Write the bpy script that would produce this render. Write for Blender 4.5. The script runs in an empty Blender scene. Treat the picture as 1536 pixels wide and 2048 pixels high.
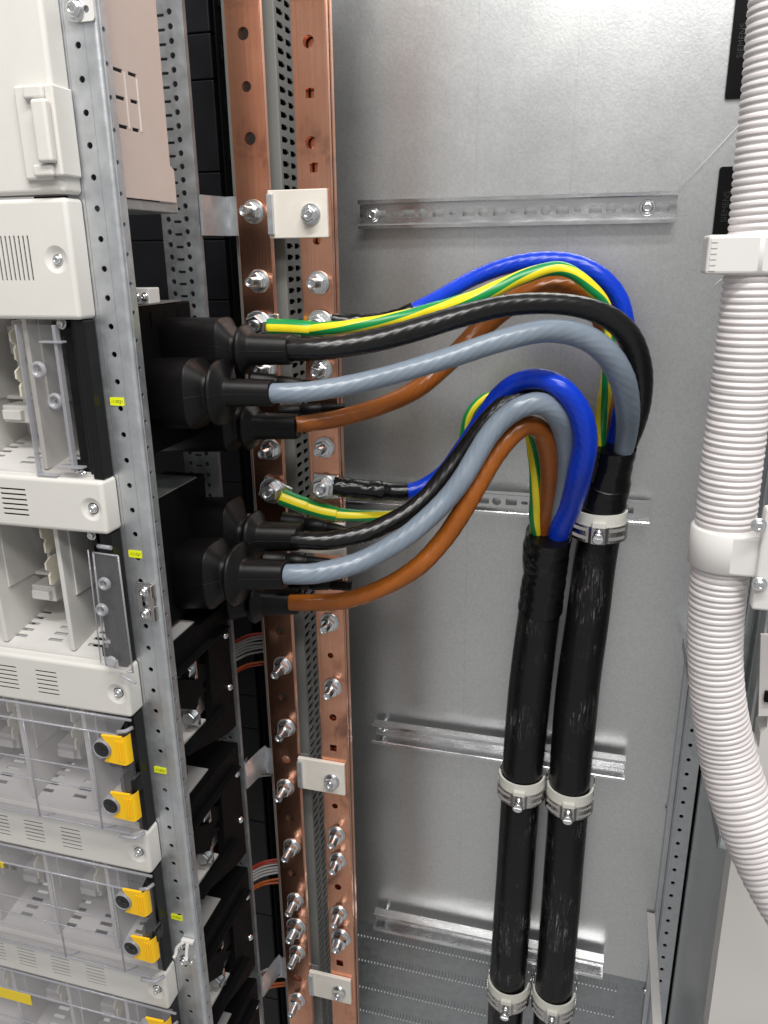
import bpy, bmesh, math, random
from mathutils import Vector, Matrix
from mathutils.geometry import delaunay_2d_cdt
random.seed(7)
SC = bpy.context.scene
COL = SC.collection
# ------------------------------------------------------------------ camera
YAW, PITCH, ROLL, FPX = -0.27276416, -0.3163964, -0.01198547, 1576.6
FW = Vector((math.sin(YAW)*math.cos(PITCH), math.cos(YAW)*math.cos(PITCH), math.sin(PITCH)))
_rt = Vector((math.cos(YAW), -math.sin(YAW), 0)); _up = _rt.cross(FW)
CR = _rt*math.cos(ROLL)+_up*math.sin(ROLL); CU = -_rt*math.sin(ROLL)+_up*math.cos(ROLL)
cam = bpy.data.cameras.new('camera'); camo = bpy.data.objects.new('camera', cam); COL.objects.link(camo)
camo.matrix_world = Matrix(((CR.x, CU.x, -FW.x, 0), (CR.y, CU.y, -FW.y, 0), (CR.z, CU.z, -FW.z, 0), (0, 0, 0, 1)))
cam.sensor_fit = 'VERTICAL'; cam.sensor_height = 24; cam.sensor_width = 18
cam.lens = FPX/2048*24; cam.clip_start = .01; cam.clip_end = 50
SC.camera = camo
# ------------------------------------------------------------------ light
w = bpy.data.worlds.new('World'); SC.world = w; w.use_nodes = True
nt = w.node_tree; nt.nodes.clear()
tc = nt.nodes.new('ShaderNodeTexCoord'); sx = nt.nodes.new('ShaderNodeSeparateXYZ')
cr = nt.nodes.new('ShaderNodeValToRGB'); mr = nt.nodes.new('ShaderNodeMapRange')
mr.inputs[1].default_value = -1; mr.inputs[2].default_value = 1
bg = nt.nodes.new('ShaderNodeBackground'); ow = nt.nodes.new('ShaderNodeOutputWorld')
nt.links.new(tc.outputs['Generated'], sx.inputs[0]); nt.links.new(sx.outputs[2], mr.inputs[0])
nt.links.new(mr.outputs[0], cr.inputs[0]); nt.links.new(cr.outputs[0], bg.inputs[0]); nt.links.new(bg.outputs[0], ow.inputs[0])
cr.color_ramp.elements[0].position = 0; cr.color_ramp.elements[0].color = (.86, .85, .84, 1)
cr.color_ramp.elements[1].position = 1; cr.color_ramp.elements[1].color = (1, 1, 1, 1)
e = cr.color_ramp.elements.new(.42); e.color = (.80, .795, .785, 1)
e = cr.color_ramp.elements.new(.6); e.color = (.85, .85, .85, 1)
bg.inputs[1].default_value = .50

def area(name, loc, tgt, sxy, en, col=(1, 1, 1)):
    l = bpy.data.lights.new(name, 'AREA'); l.shape = 'RECTANGLE'; l.size, l.size_y = sxy; l.energy = en; l.color = col
    o = bpy.data.objects.new(name, l); COL.objects.link(o); o.location = loc
    o.rotation_euler = (Vector(tgt)-Vector(loc)).to_track_quat('-Z', 'Y').to_euler()
    return o
area('ceiling_lamp', (.15, -.15, 1.5), (-.1, .95, -.4), (1.5, .16), 42, (1, .985, .96))
area('ceiling_lamp', (.45, -.9, 1.35), (-.1, .9, -.6), (1.4, .25), 22, (1, .985, .96))
SC.view_settings.view_transform = 'Standard'; SC.view_settings.look = 'None'
SC.view_settings.exposure = -.09; SC.view_settings.gamma = 1
SC.cycles.use_denoising = True
SC.cycles.max_bounces = 8; SC.cycles.transparent_max_bounces = 16

# ------------------------------------------------------------------ pixel ray helpers
def W(px, py, Y=None, X=None):
    d = CR*((px-768)/FPX)-CU*((py-1024)/FPX)+FW
    return d*(Y/d.y if Y is not None else X/d.x)
def mpp(p):                       # metres per photo pixel at a world point
    return p.dot(FW)/FPX
def XX(px, py, Y): return W(px, py, Y).x
def ZZ(px, py, Y): return W(px, py, Y).z

# ------------------------------------------------------------------ materials
MATS = {}
def mat(name, col, rough=.5, metal=0., nz=0., nscale=40., rn=0., bump=0., bscale=200., stretch=None, col2=None, coat=0., sheen=0, spec=None):
    m = bpy.data.materials.new(name); m.use_nodes = True; n = m.node_tree; b = n.nodes['Principled BSDF']
    b.inputs['Base Color'].default_value = (*col, 1); b.inputs['Roughness'].default_value = rough; b.inputs['Metallic'].default_value = metal
    if coat: b.inputs['Coat Weight'].default_value = coat; b.inputs['Coat Roughness'].default_value = .15
    if spec is not None: b.inputs['Specular IOR Level'].default_value = spec
    t = n.nodes.new('ShaderNodeTexCoord'); src = t.outputs['Object']
    if stretch:
        mp = n.nodes.new('ShaderNodeMapping'); mp.inputs['Scale'].default_value = stretch
        n.links.new(src, mp.inputs[0]); src = mp.outputs[0]
    if nz or rn or col2:
        no = n.nodes.new('ShaderNodeTexNoise'); no.inputs['Scale'].default_value = nscale; no.inputs['Detail'].default_value = 6; no.inputs['Roughness'].default_value = .6
        n.links.new(src, no.inputs['Vector'])
        if nz or col2:
            r = n.nodes.new('ShaderNodeValToRGB'); r.color_ramp.elements[0].position = .32; r.color_ramp.elements[1].position = .7
            c2 = col2 or tuple(min(1, c*(1+nz)) for c in col)
            c1 = tuple(c*(1-nz) for c in col)
            r.color_ramp.elements[0].color = (*c1, 1); r.color_ramp.elements[1].color = (*c2, 1)
            n.links.new(no.outputs[0], r.inputs[0]); n.links.new(r.outputs[0], b.inputs['Base Color'])
        if rn:
            q = n.nodes.new('ShaderNodeMapRange'); q.inputs[1].default_value = .3; q.inputs[2].default_value = .7
            q.inputs[3].default_value = max(.03, rough-rn); q.inputs[4].default_value = rough+rn
            n.links.new(no.outputs[0], q.inputs[0]); n.links.new(q.outputs[0], b.inputs['Roughness'])
    if bump:
        n2 = n.nodes.new('ShaderNodeTexNoise'); n2.inputs['Scale'].default_value = bscale; n2.inputs['Detail'].default_value = 3
        n.links.new(src, n2.inputs['Vector'])
        bp = n.nodes.new('ShaderNodeBump'); bp.inputs['Strength'].default_value = bump; bp.inputs['Distance'].default_value = .001
        n.links.new(n2.outputs[0], bp.inputs['Height']); n.links.new(bp.outputs[0], b.inputs['Normal'])
    MATS[name] = m; return m

def clear_mat(name, tint, haze, hazecol=(.8, .8, .82), rough=.08):
    m = bpy.data.materials.new(name); m.use_nodes = True; n = m.node_tree; n.nodes.clear()
    o = n.nodes.new('ShaderNodeOutputMaterial'); tr = n.nodes.new('ShaderNodeBsdfTransparent'); tr.inputs[0].default_value = (*tint, 1)
    gl = n.nodes.new('ShaderNodeBsdfGlossy'); gl.inputs['Roughness'].default_value = rough
    df = n.nodes.new('ShaderNodeBsdfDiffuse'); df.inputs[0].default_value = (*hazecol, 1)
    a = n.nodes.new('ShaderNodeMixShader'); a.inputs[0].default_value = haze
    n.links.new(tr.outputs[0], a.inputs[1]); n.links.new(df.outputs[0], a.inputs[2])
    lw = n.nodes.new('ShaderNodeLayerWeight'); lw.inputs[0].default_value = .5
    pw = n.nodes.new('ShaderNodeMath'); pw.operation = 'POWER'; pw.inputs[1].default_value = 4; n.links.new(lw.outputs['Facing'], pw.inputs[0])
    fr = n.nodes.new('ShaderNodeMath'); fr.operation = 'MULTIPLY_ADD'; fr.inputs[1].default_value = .6; fr.inputs[2].default_value = .045; n.links.new(pw.outputs[0], fr.inputs[0])
    c = n.nodes.new('ShaderNodeMixShader'); n.links.new(fr.outputs[0], c.inputs[0]); n.links.new(a.outputs[0], c.inputs[1]); n.links.new(gl.outputs[0], c.inputs[2])
    n.links.new(c.outputs[0], o.inputs[0]); MATS[name] = m; return m

mat('galvanized', (.62, .635, .64), .36, .92, nz=.10, nscale=90, rn=.07, bump=.12, bscale=900)
mat('galv_upright', (.60, .62, .64), .40, .85, nz=.10, nscale=60, rn=.08, bump=.10, bscale=700)
mat('galv_rail', (.72, .725, .73), .24, 1., nz=.12, nscale=70, rn=.10, bump=.15, bscale=500, stretch=(.25, 1, 1))
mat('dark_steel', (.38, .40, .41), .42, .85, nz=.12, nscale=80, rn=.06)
mat('zinc', (.80, .81, .82), .22, 1., nz=.08, nscale=300, rn=.06)
mat('zinc_dull', (.66, .68, .70), .33, 1., nz=.1, nscale=300, rn=.06)
mat('thread_zinc', (.70, .71, .73), .28, 1., nz=.1, nscale=300)
mat('stainless', (.60, .58, .56), .26, 1., nz=.06, nscale=200, rn=.05)
mat('cream_paint', (.67, .65, .61), .42, 0, nz=.02, nscale=30, bump=.22, bscale=1500)
mat('light_grey_plastic', (.60, .585, .56), .5, 0, nz=.03, nscale=30)
mat('grey_plastic', (.40, .39, .38), .5)
mat('jaw_cream', (.72, .68, .56), .4)
mat('insulator', (.68, .635, .57), .5, 0, nz=.04, nscale=60)
mat('pink_beige', (.55, .455, .41), .5, 0, nz=.03, nscale=20, bump=.1, bscale=900)
mat('black_plastic', (.003, .003, .0033), .62, 0, spec=.12, rn=.06, nscale=80, bump=.15, bscale=2500)
mat('black_boot', (.005, .0045, .0045), .38, 0, rn=.05, nscale=120, bump=.2, bscale=3000, spec=.24)
mat('black_post', (.006, .006, .007), .35, spec=.3)
mat('black_matte', (.004, .004, .0045), .7, spec=.15)
mat('black_block', (.007, .0075, .010), .45, 0, spec=.25, nz=.25, nscale=15, rn=.1, bump=.25, bscale=1200)
mat('shrink', (.004, .004, .0045), .22, 0, spec=.4, rn=.08, nscale=60, bump=.5, bscale=90)
mat('copper_nut', (.72, .42, .32), .3, 1.)
mat('core_blue', (.002, .040, .52), .28, 0, nz=.08, nscale=60, bump=.12, bscale=60, spec=.4)
mat('core_black', (.006, .0055, .0055), .27, 0, nz=.1, nscale=60, bump=.15, bscale=60, spec=.45)
mat('core_grey', (.185, .225, .275), .30, 0, nz=.05, nscale=60, bump=.15, bscale=60, spec=.5)
mat('core_brown', (.27, .076, .009), .28, 0, nz=.10, nscale=60, bump=.15, bscale=60, spec=.4)
mat('core_green', (.006, .26, .060), .32, 0, nz=.06, nscale=60)
mat('core_yellow', (.86, .70, .02), .32, 0, nz=.04, nscale=60)
mat('conduit', (.66, .62, .615), .34, 0, nz=.12, nscale=9, bump=.1, bscale=60)
mat('clip_white', (.66, .64, .62), .42, 0, nz=.02, nscale=20)
mat('yellow', (.95, .55, .008), .38, spec=.35)
mat('knob_black', (.010, .010, .011), .38)
mat('sticker', (.80, .86, .01), .45)
mat('sticker_warn', (.85, .62, .02), .45)
mat('ink', (.03, .03, .02), .6)
mat('ink_plate', (.022, .022, .025), .3)
mat('wire_white', (.62, .60, .58), .4)
mat('wire_red', (.50, .055, .03), .4)
mat('wire_orange', (.62, .14, .03), .4)
mat('duct_grey', (.17, .172, .162), .5, 0, nz=.04, nscale=30)
mat('white_panel', (.66, .63, .60), .32, 0, nz=.02, nscale=8)
mat('liner', (.74, .73, .66), .42, 0, nz=.03, nscale=60)
mat('thread', (.8, .8, .8), .4)
clear_mat('clear', (.93, .92, .91), .05)
clear_mat('clear_edge', (.72, .72, .75), .32, (.70, .70, .74), .12)
clear_mat('clear_smoke', (.96, .955, .965), .05, (.88, .87, .90), .04)

# sheath: black with pale scuffs
def sheath_mat():
    m = mat('sheath', (.006, .0055, .006), .30, 0, spec=.35, rn=.07, nscale=50, bump=.25, bscale=45)
    n = m.node_tree; b = n.nodes['Principled BSDF']; L = n.links.new
    t = n.nodes.new('ShaderNodeTexCoord'); mp = n.nodes.new('ShaderNodeMapping'); mp.inputs['Scale'].default_value = (230, 230, 22)
    mp.inputs['Rotation'].default_value = (0, .12, 0)
    L(t.outputs['Object'], mp.inputs[0])
    a = n.nodes.new('ShaderNodeTexNoise'); a.inputs['Scale'].default_value = 1; a.inputs['Detail'].default_value = 8; a.inputs['Roughness'].default_value = .8; a.inputs['Distortion'].default_value = 1.2
    L(mp.outputs[0], a.inputs['Vector'])
    c = n.nodes.new('ShaderNodeTexNoise'); c.inputs['Scale'].default_value = 18; c.inputs['Detail'].default_value = 3
    L(t.outputs['Object'], c.inputs['Vector'])
    r1 = n.nodes.new('ShaderNodeValToRGB'); r1.color_ramp.elements[0].position = .535; r1.color_ramp.elements[1].position = .68
    r2 = n.nodes.new('ShaderNodeValToRGB'); r2.color_ramp.elements[0].position = .50; r2.color_ramp.elements[1].position = .64
    L(a.outputs[0], r1.inputs[0]); L(c.outputs[0], r2.inputs[0])
    mu = n.nodes.new('ShaderNodeMath'); mu.operation = 'MULTIPLY'; L(r1.outputs[0], mu.inputs[0]); L(r2.outputs[0], mu.inputs[1])
    mx = n.nodes.new('ShaderNodeMix'); mx.data_type = 'RGBA'; mx.inputs[6].default_value = (.006, .0055, .006, 1); mx.inputs[7].default_value = (.30, .29, .285, 1)
    L(mu.outputs[0], mx.inputs[0]); L(mx.outputs[2], b.inputs['Base Color'])
sheath_mat()

# copper with oxide stains and vertical brushing
def copper_mat():
    m = bpy.data.materials.new('copper'); m.use_nodes = True; n = m.node_tree; b = n.nodes['Principled BSDF']; L = n.links.new
    b.inputs['Metallic'].default_value = 1
    t = n.nodes.new('ShaderNodeTexCoord')
    a = n.nodes.new('ShaderNodeTexNoise'); a.inputs['Scale'].default_value = 17; a.inputs['Detail'].default_value = 7; a.inputs['Roughness'].default_value = .62; a.inputs['Distortion'].default_value = .6
    L(t.outputs['Object'], a.inputs['Vector'])
    mp = n.nodes.new('ShaderNodeMapping'); mp.inputs['Scale'].default_value = (500, 500, 7); L(t.outputs['Object'], mp.inputs[0])
    s = n.nodes.new('ShaderNodeTexNoise'); s.inputs['Scale'].default_value = 1; s.inputs['Detail'].default_value = 3; L(mp.outputs[0], s.inputs['Vector'])
    r = n.nodes.new('ShaderNodeValToRGB')
    r.color_ramp.elements[0].position = .28; r.color_ramp.elements[0].color = (.30, .10, .045, 1)
    r.color_ramp.elements[1].position = .62; r.color_ramp.elements[1].color = (.90, .41, .235, 1)
    e = r.color_ramp.elements.new(.42); e.color = (.78, .32, .165, 1)
    L(a.outputs[0], r.inputs[0])
    mx = n.nodes.new('ShaderNodeMix'); mx.data_type = 'RGBA'; mx.blend_type = 'MULTIPLY'; mx.inputs[0].default_value = .38
    L(r.outputs[0], mx.inputs[6]); L(s.outputs[0], mx.inputs[7])
    br = n.nodes.new('ShaderNodeBrightContrast'); br.inputs[1].default_value = .09; L(mx.outputs[2], br.inputs[0]); L(br.outputs[0], b.inputs['Base Color'])
    q = n.nodes.new('ShaderNodeMapRange'); q.inputs[3].default_value = .30; q.inputs[4].default_value = .17; L(a.outputs[0], q.inputs[0]); L(q.outputs[0], b.inputs['Roughness'])
    bp = n.nodes.new('ShaderNodeBump'); bp.inputs['Strength'].default_value = .15; bp.inputs['Distance'].default_value = .0006
    L(s.outputs[0], bp.inputs['Height']); L(bp.outputs[0], b.inputs['Normal'])
    MATS['copper'] = m
copper_mat()

YB = 1.10
# back panel: galvanized sheet with spangle and three scribed lines
def panel_mat():
    m = bpy.data.materials.new('panel_sheet'); m.use_nodes = True; n = m.node_tree; b = n.nodes['Principled BSDF']; L = n.links.new
    b.inputs['Metallic'].default_value = .90
    t = n.nodes.new('ShaderNodeTexCoord')
    v = n.nodes.new('ShaderNodeTexVoronoi'); v.inputs['Scale'].default_value = 420; L(t.outputs['Object'], v.inputs['Vector'])
    a = n.nodes.new('ShaderNodeTexNoise'); a.inputs['Scale'].default_value = 3; a.inputs['Detail'].default_value = 9; a.inputs['Roughness'].default_value = .7; L(t.outputs['Object'], a.inputs['Vector'])
    f = n.nodes.new('ShaderNodeTexNoise'); f.inputs['Scale'].default_value = 330; f.inputs['Detail'].default_value = 3; L(t.outputs['Object'], f.inputs['Vector'])
    r = n.nodes.new('ShaderNodeValToRGB'); r.color_ramp.elements[0].position = .3; r.color_ramp.elements[0].color = (.68, .69, .69, 1)
    r.color_ramp.elements[1].position = .7; r.color_ramp.elements[1].color = (.76, .765, .76, 1); L(a.outputs[0], r.inputs[0])
    r2 = n.nodes.new('ShaderNodeValToRGB'); r2.color_ramp.elements[0].position = .3; r2.color_ramp.elements[0].color = (.84, .84, .84, 1)
    r2.color_ramp.elements[1].position = .7; L(f.outputs[0], r2.inputs[0])
    mx = n.nodes.new('ShaderNodeMix'); mx.data_type = 'RGBA'; mx.blend_type = 'MULTIPLY'; mx.inputs[0].default_value = .8
    L(r.outputs[0], mx.inputs[6]); L(r2.outputs[0], mx.inputs[7])
    sp = n.nodes.new('ShaderNodeSeparateXYZ'); L(t.outputs['Object'], sp.inputs[0])
    last = None
    for px, py in ((797, 700), (1187, 300), (1340, 830)):
        x0 = XX(px, py, YB)
        d = n.nodes.new('ShaderNodeMath'); d.operation = 'SUBTRACT'; L(sp.outputs[0], d.inputs[0]); d.inputs[1].default_value = x0
        ab = n.nodes.new('ShaderNodeMath'); ab.operation = 'ABSOLUTE'; L(d.outputs[0], ab.inputs[0])
        lt = n.nodes.new('ShaderNodeMath'); lt.operation = 'LESS_THAN'; L(ab.outputs[0], lt.inputs[0]); lt.inputs[1].default_value = .0005
        if last is None: last = lt
        else:
            ad = n.nodes.new('ShaderNodeMath'); ad.operation = 'MAXIMUM'; L(last.outputs[0], ad.inputs[0]); L(lt.outputs[0], ad.inputs[1]); last = ad
    sc = n.nodes.new('ShaderNodeMath'); sc.operation = 'MULTIPLY'; L(last.outputs[0], sc.inputs[0]); sc.inputs[1].default_value = .14
    m2 = n.nodes.new('ShaderNodeMix'); m2.data_type = 'RGBA'; L(sc.outputs[0], m2.inputs[0]); L(mx.outputs[2], m2.inputs[6]); m2.inputs[7].default_value = (.22, .2, .19, 1)
    L(m2.outputs[2], b.inputs['Base Color'])
    q = n.nodes.new('ShaderNodeMapRange'); q.inputs[1].default_value = .3; q.inputs[2].default_value = .7; q.inputs[3].default_value = .27; q.inputs[4].default_value = .35
    L(a.outputs[0], q.inputs[0]); L(q.outputs[0], b.inputs['Roughness'])
    bp = n.nodes.new('ShaderNodeBump'); bp.inputs['Strength'].default_value = .16; bp.inputs['Distance'].default_value = .0005
    L(f.outputs[0], bp.inputs['Height']); L(bp.outputs[0], b.inputs['Normal'])
    MATS['panel_sheet'] = m
panel_mat()

# ------------------------------------------------------------------ mesh helpers (all in world coordinates)
class MB:
    def __init__(s): s.v = []; s.f = []; s.m = []; s.sm = []
    def add(s, vs, fs, mi=0, smooth=False):
        o = len(s.v); s.v += [tuple(x) for x in vs]
        for f in fs: s.f.append([o+i for i in f]); s.m.append(mi); s.sm.append(smooth)
        return s
    def bm(s, b, mi=0, smooth=False):
        b.verts.ensure_lookup_table(); b.verts.index_update()
        s.add([v.co.copy() for v in b.verts], [[v.index for v in f.verts] for f in b.faces], mi, smooth); b.free(); return s
    def xform(s, M):
        s.v = [tuple(M @ Vector(x)) for x in s.v]; return s
def box(m, x0, x1, y0, y1, z0, z1, bev=0., mi=0, seg=2, M=None):
    b = bmesh.new(); bmesh.ops.create_cube(b, size=1)
    for v in b.verts:
        v.co = Vector(((x0+x1)/2+v.co.x*abs(x1-x0), (y0+y1)/2+v.co.y*abs(y1-y0), (z0+z1)/2+v.co.z*abs(z1-z0)))
    if bev: bmesh.ops.bevel(b, geom=b.edges[:], offset=bev, segments=seg, affect='EDGES', profile=.5)
    if M: bmesh.ops.transform(b, matrix=M, verts=b.verts[:])
    return m.bm(b, mi, False)
def slab(m, outline, holes, vec, mi=0):
    vec = Vector(vec); loops = [[Vector(p) for p in outline]]+[[Vector(p) for p in h] for h in holes]
    flat = [p for l in loops for p in l]; n = len(flat)
    o0 = loops[0]; nr = Vector((0, 0, 0))
    for i in range(len(o0)):
        nr += o0[i].cross(o0[(i+1) % len(o0)])
    nr.normalize(); u = (o0[1]-o0[0]).normalized(); v = nr.cross(u); org = o0[0]
    v2 = [Vector(((p-org).dot(u)*50, (p-org).dot(v)*50)) for p in flat]
    faces = []; o = 0
    for l in loops: faces.append(list(range(o, o+len(l)))); o += len(l)
    V2, _, F2, _, _, _ = delaunay_2d_cdt(v2, [], faces, 3 if False else 5, 1e-7)
    cap = [org+u*(q.x/50)+v*(q.y/50) for q in V2]; nc = len(cap)
    m.add(cap+[c+vec for c in cap], [list(f) for f in F2]+[[i+nc for i in f][::-1] for f in F2], mi)
    vs = flat+[p+vec for p in flat]; fs = []
    o = 0
    for l in loops:
        k = len(l)
        for i in range(k): fs.append([o+i, o+(i+1) % k, o+(i+1) % k+n, o+i+n])
        o += k
    return m.add(vs, fs, mi)
def circ(c, r, ax='Y', n=14, ry=None):
    c = Vector(c); ry = ry or r; out = []
    for i in range(n):
        a = 2*math.pi*i/n; u, v = r*math.cos(a), ry*math.sin(a)
        out.append(c+(Vector((u, 0, v)) if ax == 'Y' else Vector((0, u, v)) if ax == 'X' else Vector((u, v, 0))))
    return out
def rrect(c, w_, h, ax='Y', r=0., n=4, tilt=0.):
    c = Vector(c); out = []
    for sx_, sy_, a0 in ((1, 1, 0), (-1, 1, 90), (-1, -1, 180), (1, -1, 270)):
        for i in range(n if r else 1):
            a = math.radians(a0+90*i/max(1, (n-1))) if r else 0
            u = sx_*(w_/2-r)+(r*math.cos(a) if r else 0); v = sy_*(h/2-r)+(r*math.sin(a) if r else 0)
            v += u*tilt
            out.append(c+(Vector((u, 0, v)) if ax == 'Y' else Vector((0, u, v)) if ax == 'X' else Vector((u, v, 0))))
    return out
def lathe(m, o, axis, prof, n=20, mi=0, smooth=True, rot=0.):
    o = Vector(o); axis = Vector(axis).normalized(); q = axis.to_track_quat('Z', 'Y')
    vs = []; fs = []; k = len(prof)
    for h, r in prof:
        for i in range(n):
            a = 2*math.pi*i/n+rot; vs.append(o+q @ Vector((r*math.cos(a), r*math.sin(a), h)))
    for j in range(k-1):
        for i in range(n):
            fs.append([j*n+i, j*n+(i+1) % n, (j+1)*n+(i+1) % n, (j+1)*n+i])
    m.add(vs, fs, mi, smooth)
    m.add([vs[i] for i in range(n)], [list(range(n))[::-1]], mi, False)
    m.add([vs[(k-1)*n+i] for i in range(n)], [list(range(n))], mi, False)
    return m
def catmull(P, sub):
    out = []
    for i in range(len(P)-1):
        p0 = P[max(i-1, 0)]; p1 = P[i]; p2 = P[i+1]; p3 = P[min(i+2, len(P)-1)]
        for k in range(sub):
            t = k/sub
            out.append([.5*((2*b)+(-a+c)*t+(2*a-5*b+4*c-d)*t*t+(-a+3*b-3*c+d)*t**3) for a, b, c, d in zip(p0, p1, p2, p3)])
    out.append(list(P[-1])); return out
def tube(m, pts, n=20, shape=None, mi=None, cap=True, up=Vector((0, -1, 0)), smooth=True, twist=0.):
    """pts: [x,y,z,r]; shape(i,s,a)->factor; mi(s,a)->slot"""
    P = [Vector(p[:3]) for p in pts]; R = [p[3] for p in pts]; k = len(P); s = 0
    T = [(P[min(i+1, k-1)]-P[max(i-1, 0)]).normalized() for i in range(k)]
    nn = (up-T[0]*up.dot(T[0])).normalized(); vs = []; fs = []; ms = []; S = []
    for i in range(k):
        if i: s += (P[i]-P[i-1]).length
        S.append(s)
        nn = (nn-T[i]*nn.dot(T[i])).normalized(); bb = T[i].cross(nn)
        for j in range(n):
            a = 2*math.pi*j/n; f = shape(i, s, a) if shape else 1; a -= twist*s
            vs.append(P[i]+(nn*math.cos(a)+bb*math.sin(a))*R[i]*f)
    o = len(m.v); m.v += [tuple(v) for v in vs]
    for i in range(k-1):
        for j in range(n):
            m.f.append([o+i*n+j, o+i*n+(j+1) % n, o+(i+1)*n+(j+1) % n, o+(i+1)*n+j]); m.sm.append(smooth)
            m.m.append(mi(S[i], 2*math.pi*(j+.5)/n) if mi else 0)
    if cap:
        m.f.append([o+j for j in range(n)][::-1]); m.f.append([o+(k-1)*n+j for j in range(n)]); m.m += [0, 0]; m.sm += [False, False]
    return m
def pxpath(L, sub=6):
    """[(px,py,width_px,Y)] -> smooth world points with radius"""
    Q = []
    for px, py, wd, Y in L:
        p = W(px, py, Y); Q.append([p.x, p.y, p.z, wd/2*mpp(p)])
    return catmull(Q, sub)
def text(m, s, loc, size, ax='Y', rot=0., depth=.0002, mi=0, align='CENTER'):
    c = bpy.data.curves.new('t', 'FONT'); c.body = s; c.size = size; c.extrude = depth/2; c.align_x = align; c.align_y = 'CENTER'
    o = bpy.data.objects.new('t', c); COL.objects.link(o)
    me = bpy.data.meshes.new_from_object(o)
    M = Matrix.Translation(Vector(loc)) @ (Matrix.Rotation(math.radians(90), 4, 'X')) @ Matrix.Rotation(rot, 4, 'Z')
    if ax == 'X': M = Matrix.Translation(Vector(loc)) @ Matrix.Rotation(math.radians(90), 4, 'Z') @ Matrix.Rotation(math.radians(90), 4, 'X') @ Matrix.Rotation(rot, 4, 'Z')
    m.add([M @ v.co for v in me.vertices], [list(p.vertices) for p in me.polygons], mi)
    bpy.data.objects.remove(o); bpy.data.curves.remove(c); bpy.data.meshes.remove(me); return m

# ------------------------------------------------------------------ object helpers
ROOTLOC = {}
def root_of(o):
    while o.parent: o = o.parent
    return o
def thing(name, label, cat, loc=(0, 0, 0), group=None):
    o = bpy.data.objects.new(name, None); COL.objects.link(o); o.location = loc; o.empty_display_size = .02
    o['label'] = label; o['category'] = cat
    if group: o['group'] = group
    ROOTLOC[o.name] = Vector(loc); return o
def build(name, m, mats, off=Vector((0, 0, 0))):
    me = bpy.data.meshes.new(name); me.from_pydata([tuple(Vector(v)-off) for v in m.v], [], m.f)
    for q in (mats if isinstance(mats, (list, tuple)) else [mats]): me.materials.append(MATS[q])
    me.polygons.foreach_set('material_index', m.m); me.polygons.foreach_set('use_smooth', m.sm)
    me.update(); b = bmesh.new(); b.from_mesh(me); bmesh.ops.recalc_face_normals(b, faces=b.faces[:]); b.to_mesh(me); b.free()
    o = bpy.data.objects.new(name, me); COL.objects.link(o); return o
def part(name, m, mats, parent, label=None, stuff=False):
    o = build(name, m, mats, ROOTLOC[root_of(parent).name]); o.parent = parent
    if label: o['label'] = label
    if stuff: o['kind'] = 'stuff'
    return o
def solo(name, m, mats, label, cat, group=None):
    xs = [Vector(v) for v in m.v]; c = sum(xs, Vector())/len(xs); c.z = min(v.z for v in xs)
    o = build(name, m, mats, c); o.location = c; o['label'] = label; o['category'] = cat
    if group: o['group'] = group
    ROOTLOC[o.name] = c; return o
def struct(name, m, mats):
    o = build(name, m, mats); o['kind'] = 'structure'; return o
def copy_tree(o, parent, off=None):
    c = o.copy(); COL.objects.link(c); c.parent = parent
    if off is not None: c.location = off
    for ch in list(o.children): copy_tree(ch, c)
    return c

# ------------------------------------------------------------------ BACK PANEL
ZT, ZBm = .36, -1.55; ZV = ZZ(845, 1868, YB)
XR_ = XX(1385, 1310, YB)
m = MB(); slab(m, [(-.45, YB, ZT), (XR_+.004, YB, ZT), (XR_+.004, YB, ZV), (-.45, YB, ZV)], [], (0, .003, 0))
back = solo('back_panel', m, 'panel_sheet', 'tall galvanized steel back sheet behind the looping coloured cables', 'panel')
# lower louvred panel, three rows of vent slots; dark reflected floor coloured in
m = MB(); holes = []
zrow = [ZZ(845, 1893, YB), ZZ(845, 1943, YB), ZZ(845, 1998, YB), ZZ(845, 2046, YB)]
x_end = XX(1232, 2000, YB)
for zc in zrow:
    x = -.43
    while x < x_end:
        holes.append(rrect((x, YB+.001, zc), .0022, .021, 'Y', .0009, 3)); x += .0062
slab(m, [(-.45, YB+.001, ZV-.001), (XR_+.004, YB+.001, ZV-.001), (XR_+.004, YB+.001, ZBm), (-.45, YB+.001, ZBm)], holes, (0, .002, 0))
vt = thing('vent_panel', 'steel sheet with rows of narrow vent slots at the bottom of the cabinet, coloured dark for the reflected floor', 'vent panel', (-.1, YB, ZBm)); part('sheet', m, 'dark_steel', vt)
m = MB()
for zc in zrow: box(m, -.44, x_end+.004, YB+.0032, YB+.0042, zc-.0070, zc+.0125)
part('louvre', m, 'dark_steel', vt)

# ------------------------------------------------------------------ RIGHT SIDE
XS = XR_
m = MB(); box(m, XS+.030, XS+.033, .832, YB+.01, ZBm, ZT, 0)
side = solo('side_wall', m, 'galvanized', 'smooth galvanized side sheet behind the white corrugated hose', 'panel')
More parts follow.
